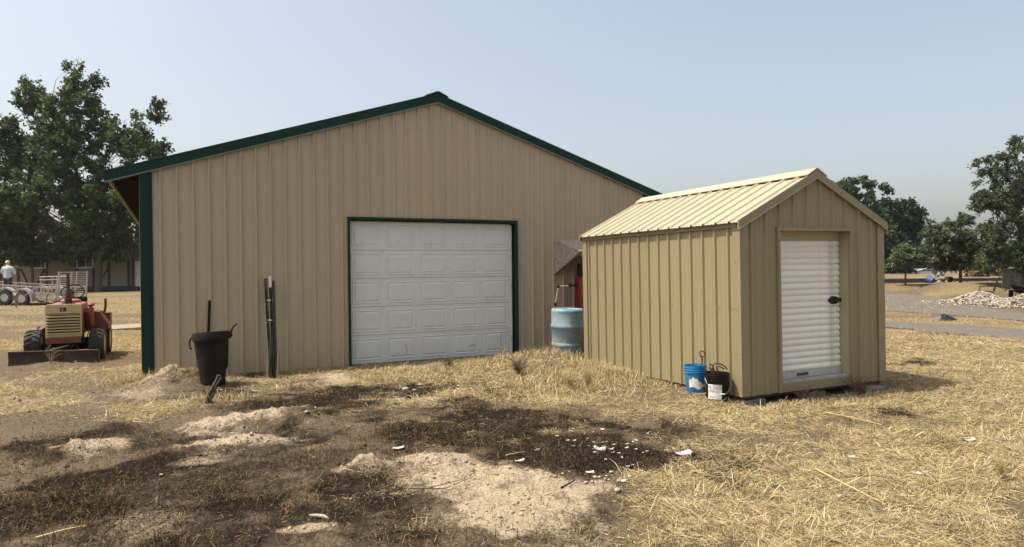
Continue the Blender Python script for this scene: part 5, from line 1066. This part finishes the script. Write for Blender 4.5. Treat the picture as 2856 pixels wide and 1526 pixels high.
scrap(1112, 1257, 30, 14, 'cream torn paper scrap at the left of the burnt patch', m=mat('cream_paper', (.52,.46,.36), .8))
scrap(2700, 1225, 32, 14, 'crumpled white wrapper on the straw at the right', curl=.7); scrap(2556, 1318, 22, 10, 'greyed paper scrap lying on the straw right of centre', m=greyp, curl=.6)
scrap(2375, 1270, 16, 7, 'small white paper scrap on the straw in front of the shed door'); scrap(1286, 1087, 20, 6, 'white paper scrap in the dark grass below the garage door')
scrap(1222, 1115, 24, 7, 'white paper scrap beside the pale stones on the dark grass'); scrap(1684, 1100, 18, 9, 'white paper scrap at the foot of the tallest straw tuft')
scrap(1733, 1346, 24, 9, 'square white paper scrap at the lower edge of the burnt patch'); scrap(1645, 1314, 22, 6, 'white paper scrap above the square one on the burnt patch')
scrap(1450, 1289, 26, 6, 'narrow white paper scrap at the left end of the burnt litter'); scrap(1672, 1254, 34, 14, 'crumpled pair of white papers in the middle of the burnt litter', curl=.6)
scrap(710, 1095, 16, 6, 'white paper scrap in the straw right of the rubbish can'); scrap(620, 1095, 12, 5, 'tiny white scrap beside the charred sticks'); scrap(2340, 1385, 14, 6, 'small grey paper scrap beside the long straw stick', m=greyp)
r_ = random.Random(11); sm_label = 'small white paper shred scattered over the black burnt patch'
for k in range(46):
    px = r_.gauss(1690, 75) if k < 30 else r_.uniform(1420, 1800); py = r_.gauss(1238, 24) if k < 30 else r_.uniform(1205, 1335)
    scrap(px, py, r_.uniform(4, 12), r_.uniform(2, 4.5), sm_label, 'paper shreds on the burnt patch', papm if r_.random() < .8 else greyp, r_.uniform(.2, .6), seed=500+k)
paleston = mat('pale_stone', (.30,.27,.225), .85, 0, .2, 12, .2, 40)
def stone(px, py, s, label, group=None):
    p = G(px, py); r_ = random.Random(int(px)); me = bpy.data.meshes.new('stone'); bm = bmesh.new(); bmesh.ops.create_icosphere(bm, subdivisions=2, radius=1)
    for v in bm.verts: v.co *= 1 + .18*math.sin(v.co.x*3+px)*math.cos(v.co.y*2.7+py); v.co.z *= .6; v.co *= s*p.y/FOC/2
    bm.to_mesh(me); bm.free(); me.polygons.foreach_set('use_smooth', [True]*len(me.polygons)); me.materials.append(paleston); tag(link('stone', me, None, loc=on(p.x, p.y, .01), rot=(0,0,r_.random()*6)), label, 'stone', group)
stone(1131, 1086, 18, 'rounded pale stone, largest on the dark grass below the garage door'); stone(1170, 1073, 12, 'pale stone up and right of the largest on the dark grass'); stone(1156, 1088, 10, 'pale stone just right of the largest on the dark grass'); stone(1130, 1054, 12, 'pale stone in the straw above the dark grass')
stone(855, 1185, 14, 'pale stone at the right end of the long dirt ridge'); stone(1722, 1378, 20, 'flat grey stone below the burnt patch'); stone(450, 1333, 10, 'small pale stone on the dark ground at the left')
gl = 'small pale stone half buried in the lower burnt patch'
for k in range(14): stone(r_.uniform(1600, 1760), r_.uniform(1315, 1350), r_.uniform(6, 13), gl, 'stones in the burnt patch')
def stick(pts, r0, m, label, name='stick'):
    P = []
    for i, (px, py, dz) in enumerate(pts): p = G(px, py); P.append(Vector((p.x, p.y, h1(p.x, p.y) + dz)))
    tag(MB().tube(P, [r0*(1-.6*i/(len(P)-1)) for i in range(len(P))], 6).build(name, m, None, smooth=60), label, 'stick')
stick([(2300,1160,.02),(2380,1172,.04),(2460,1190,.03)], .010, strawplain, 'straight pale stalk lying in front of the shed door')
stick([(2275,1315,.02),(2340,1355,.03),(2470,1410,.02)], .008, strawplain, 'long pale stalk lying across the straw at lower right')
stick([(2260,1255,.03),(2310,1290,.04),(2360,1335,.02)], .006, brownweed, 'thin dark twig above the long pale stalk')
stick([(2340,1330,.02),(2440,1338,.04),(2540,1350,.02)], .006, brownweed, 'thin dark twig crossing below the upper twig')
stick([(2500,1142,.03),(2540,1135,.05),(2575,1118,.07)], .009, strawplain, 'pale stick slanting up beyond the brown weed')
stick([(1410,1277,.02),(1440,1275,.03),(1465,1270,.02)], .009, greyweed, 'grey twig at the upper left of the burnt litter'); stick([(1565,1367,.01),(1605,1348,.03)], .008, blackm, 'short black stick on the sand below the burnt patch')
stick([(1140,1378,.03),(1240,1380,.05),(1330,1350,.06)], .005, brownweed, 'thin curved twig at the left edge of the sand'); stick([(1120,1390,.02),(1200,1375,.06),(1290,1362,.08),(1330,1340,.1)], .004, brownweed, 'wispy twig arching over the left edge of the sand')
stick([(370,1178,.01),(430,1178,.012)], .006, strawplain, 'straight straw stem on the bare ground at the left'); stick([(115,1118,.01),(165,1118,.012)], .005, strawplain, 'short straw stem near the tractor blade'); stick([(100,1505,.01),(180,1490,.02),(240,1478,.015)], .006, strawplain, 'long straw stem at the lower left corner')
p = G(890, 1441); o = MB().prism([(-.075,.0,0),(-.03,.02,0),(.03,.018,0),(.08,-.025,0),(.02,-.012,0),(-.04,-.01,0)], (0,0,.014)).build('wood_chip', paleston, None, bevel=.003, loc=on(p.x, p.y, .01), rot=(.1,.05,-.1)); tag(o, 'pale splinter of wood on the dark burnt ground', 'wood chip')

# ------------------------------------------------------------------ smoky air
hzm = bpy.data.materials.new('smoky_air'); hzm.use_nodes = True; hn, hl = hzm.node_tree.nodes, hzm.node_tree.links
hn.remove(hn['Principled BSDF']); pv = hn.new('ShaderNodeVolumePrincipled'); pv.inputs['Color'].default_value = (.86,.90,.96,1); pv.inputs['Density'].default_value = .0002; pv.inputs['Anisotropy'].default_value = .2
hl.new(pv.outputs[0], hn['Material Output'].inputs['Volume'])
tag(MB().box((0, 600, 10.5), (1960, 2000, 24.5)).build('haze', hzm), 'thin pale smoke haze in the air over the whole yard', 'haze', kind='stuff')
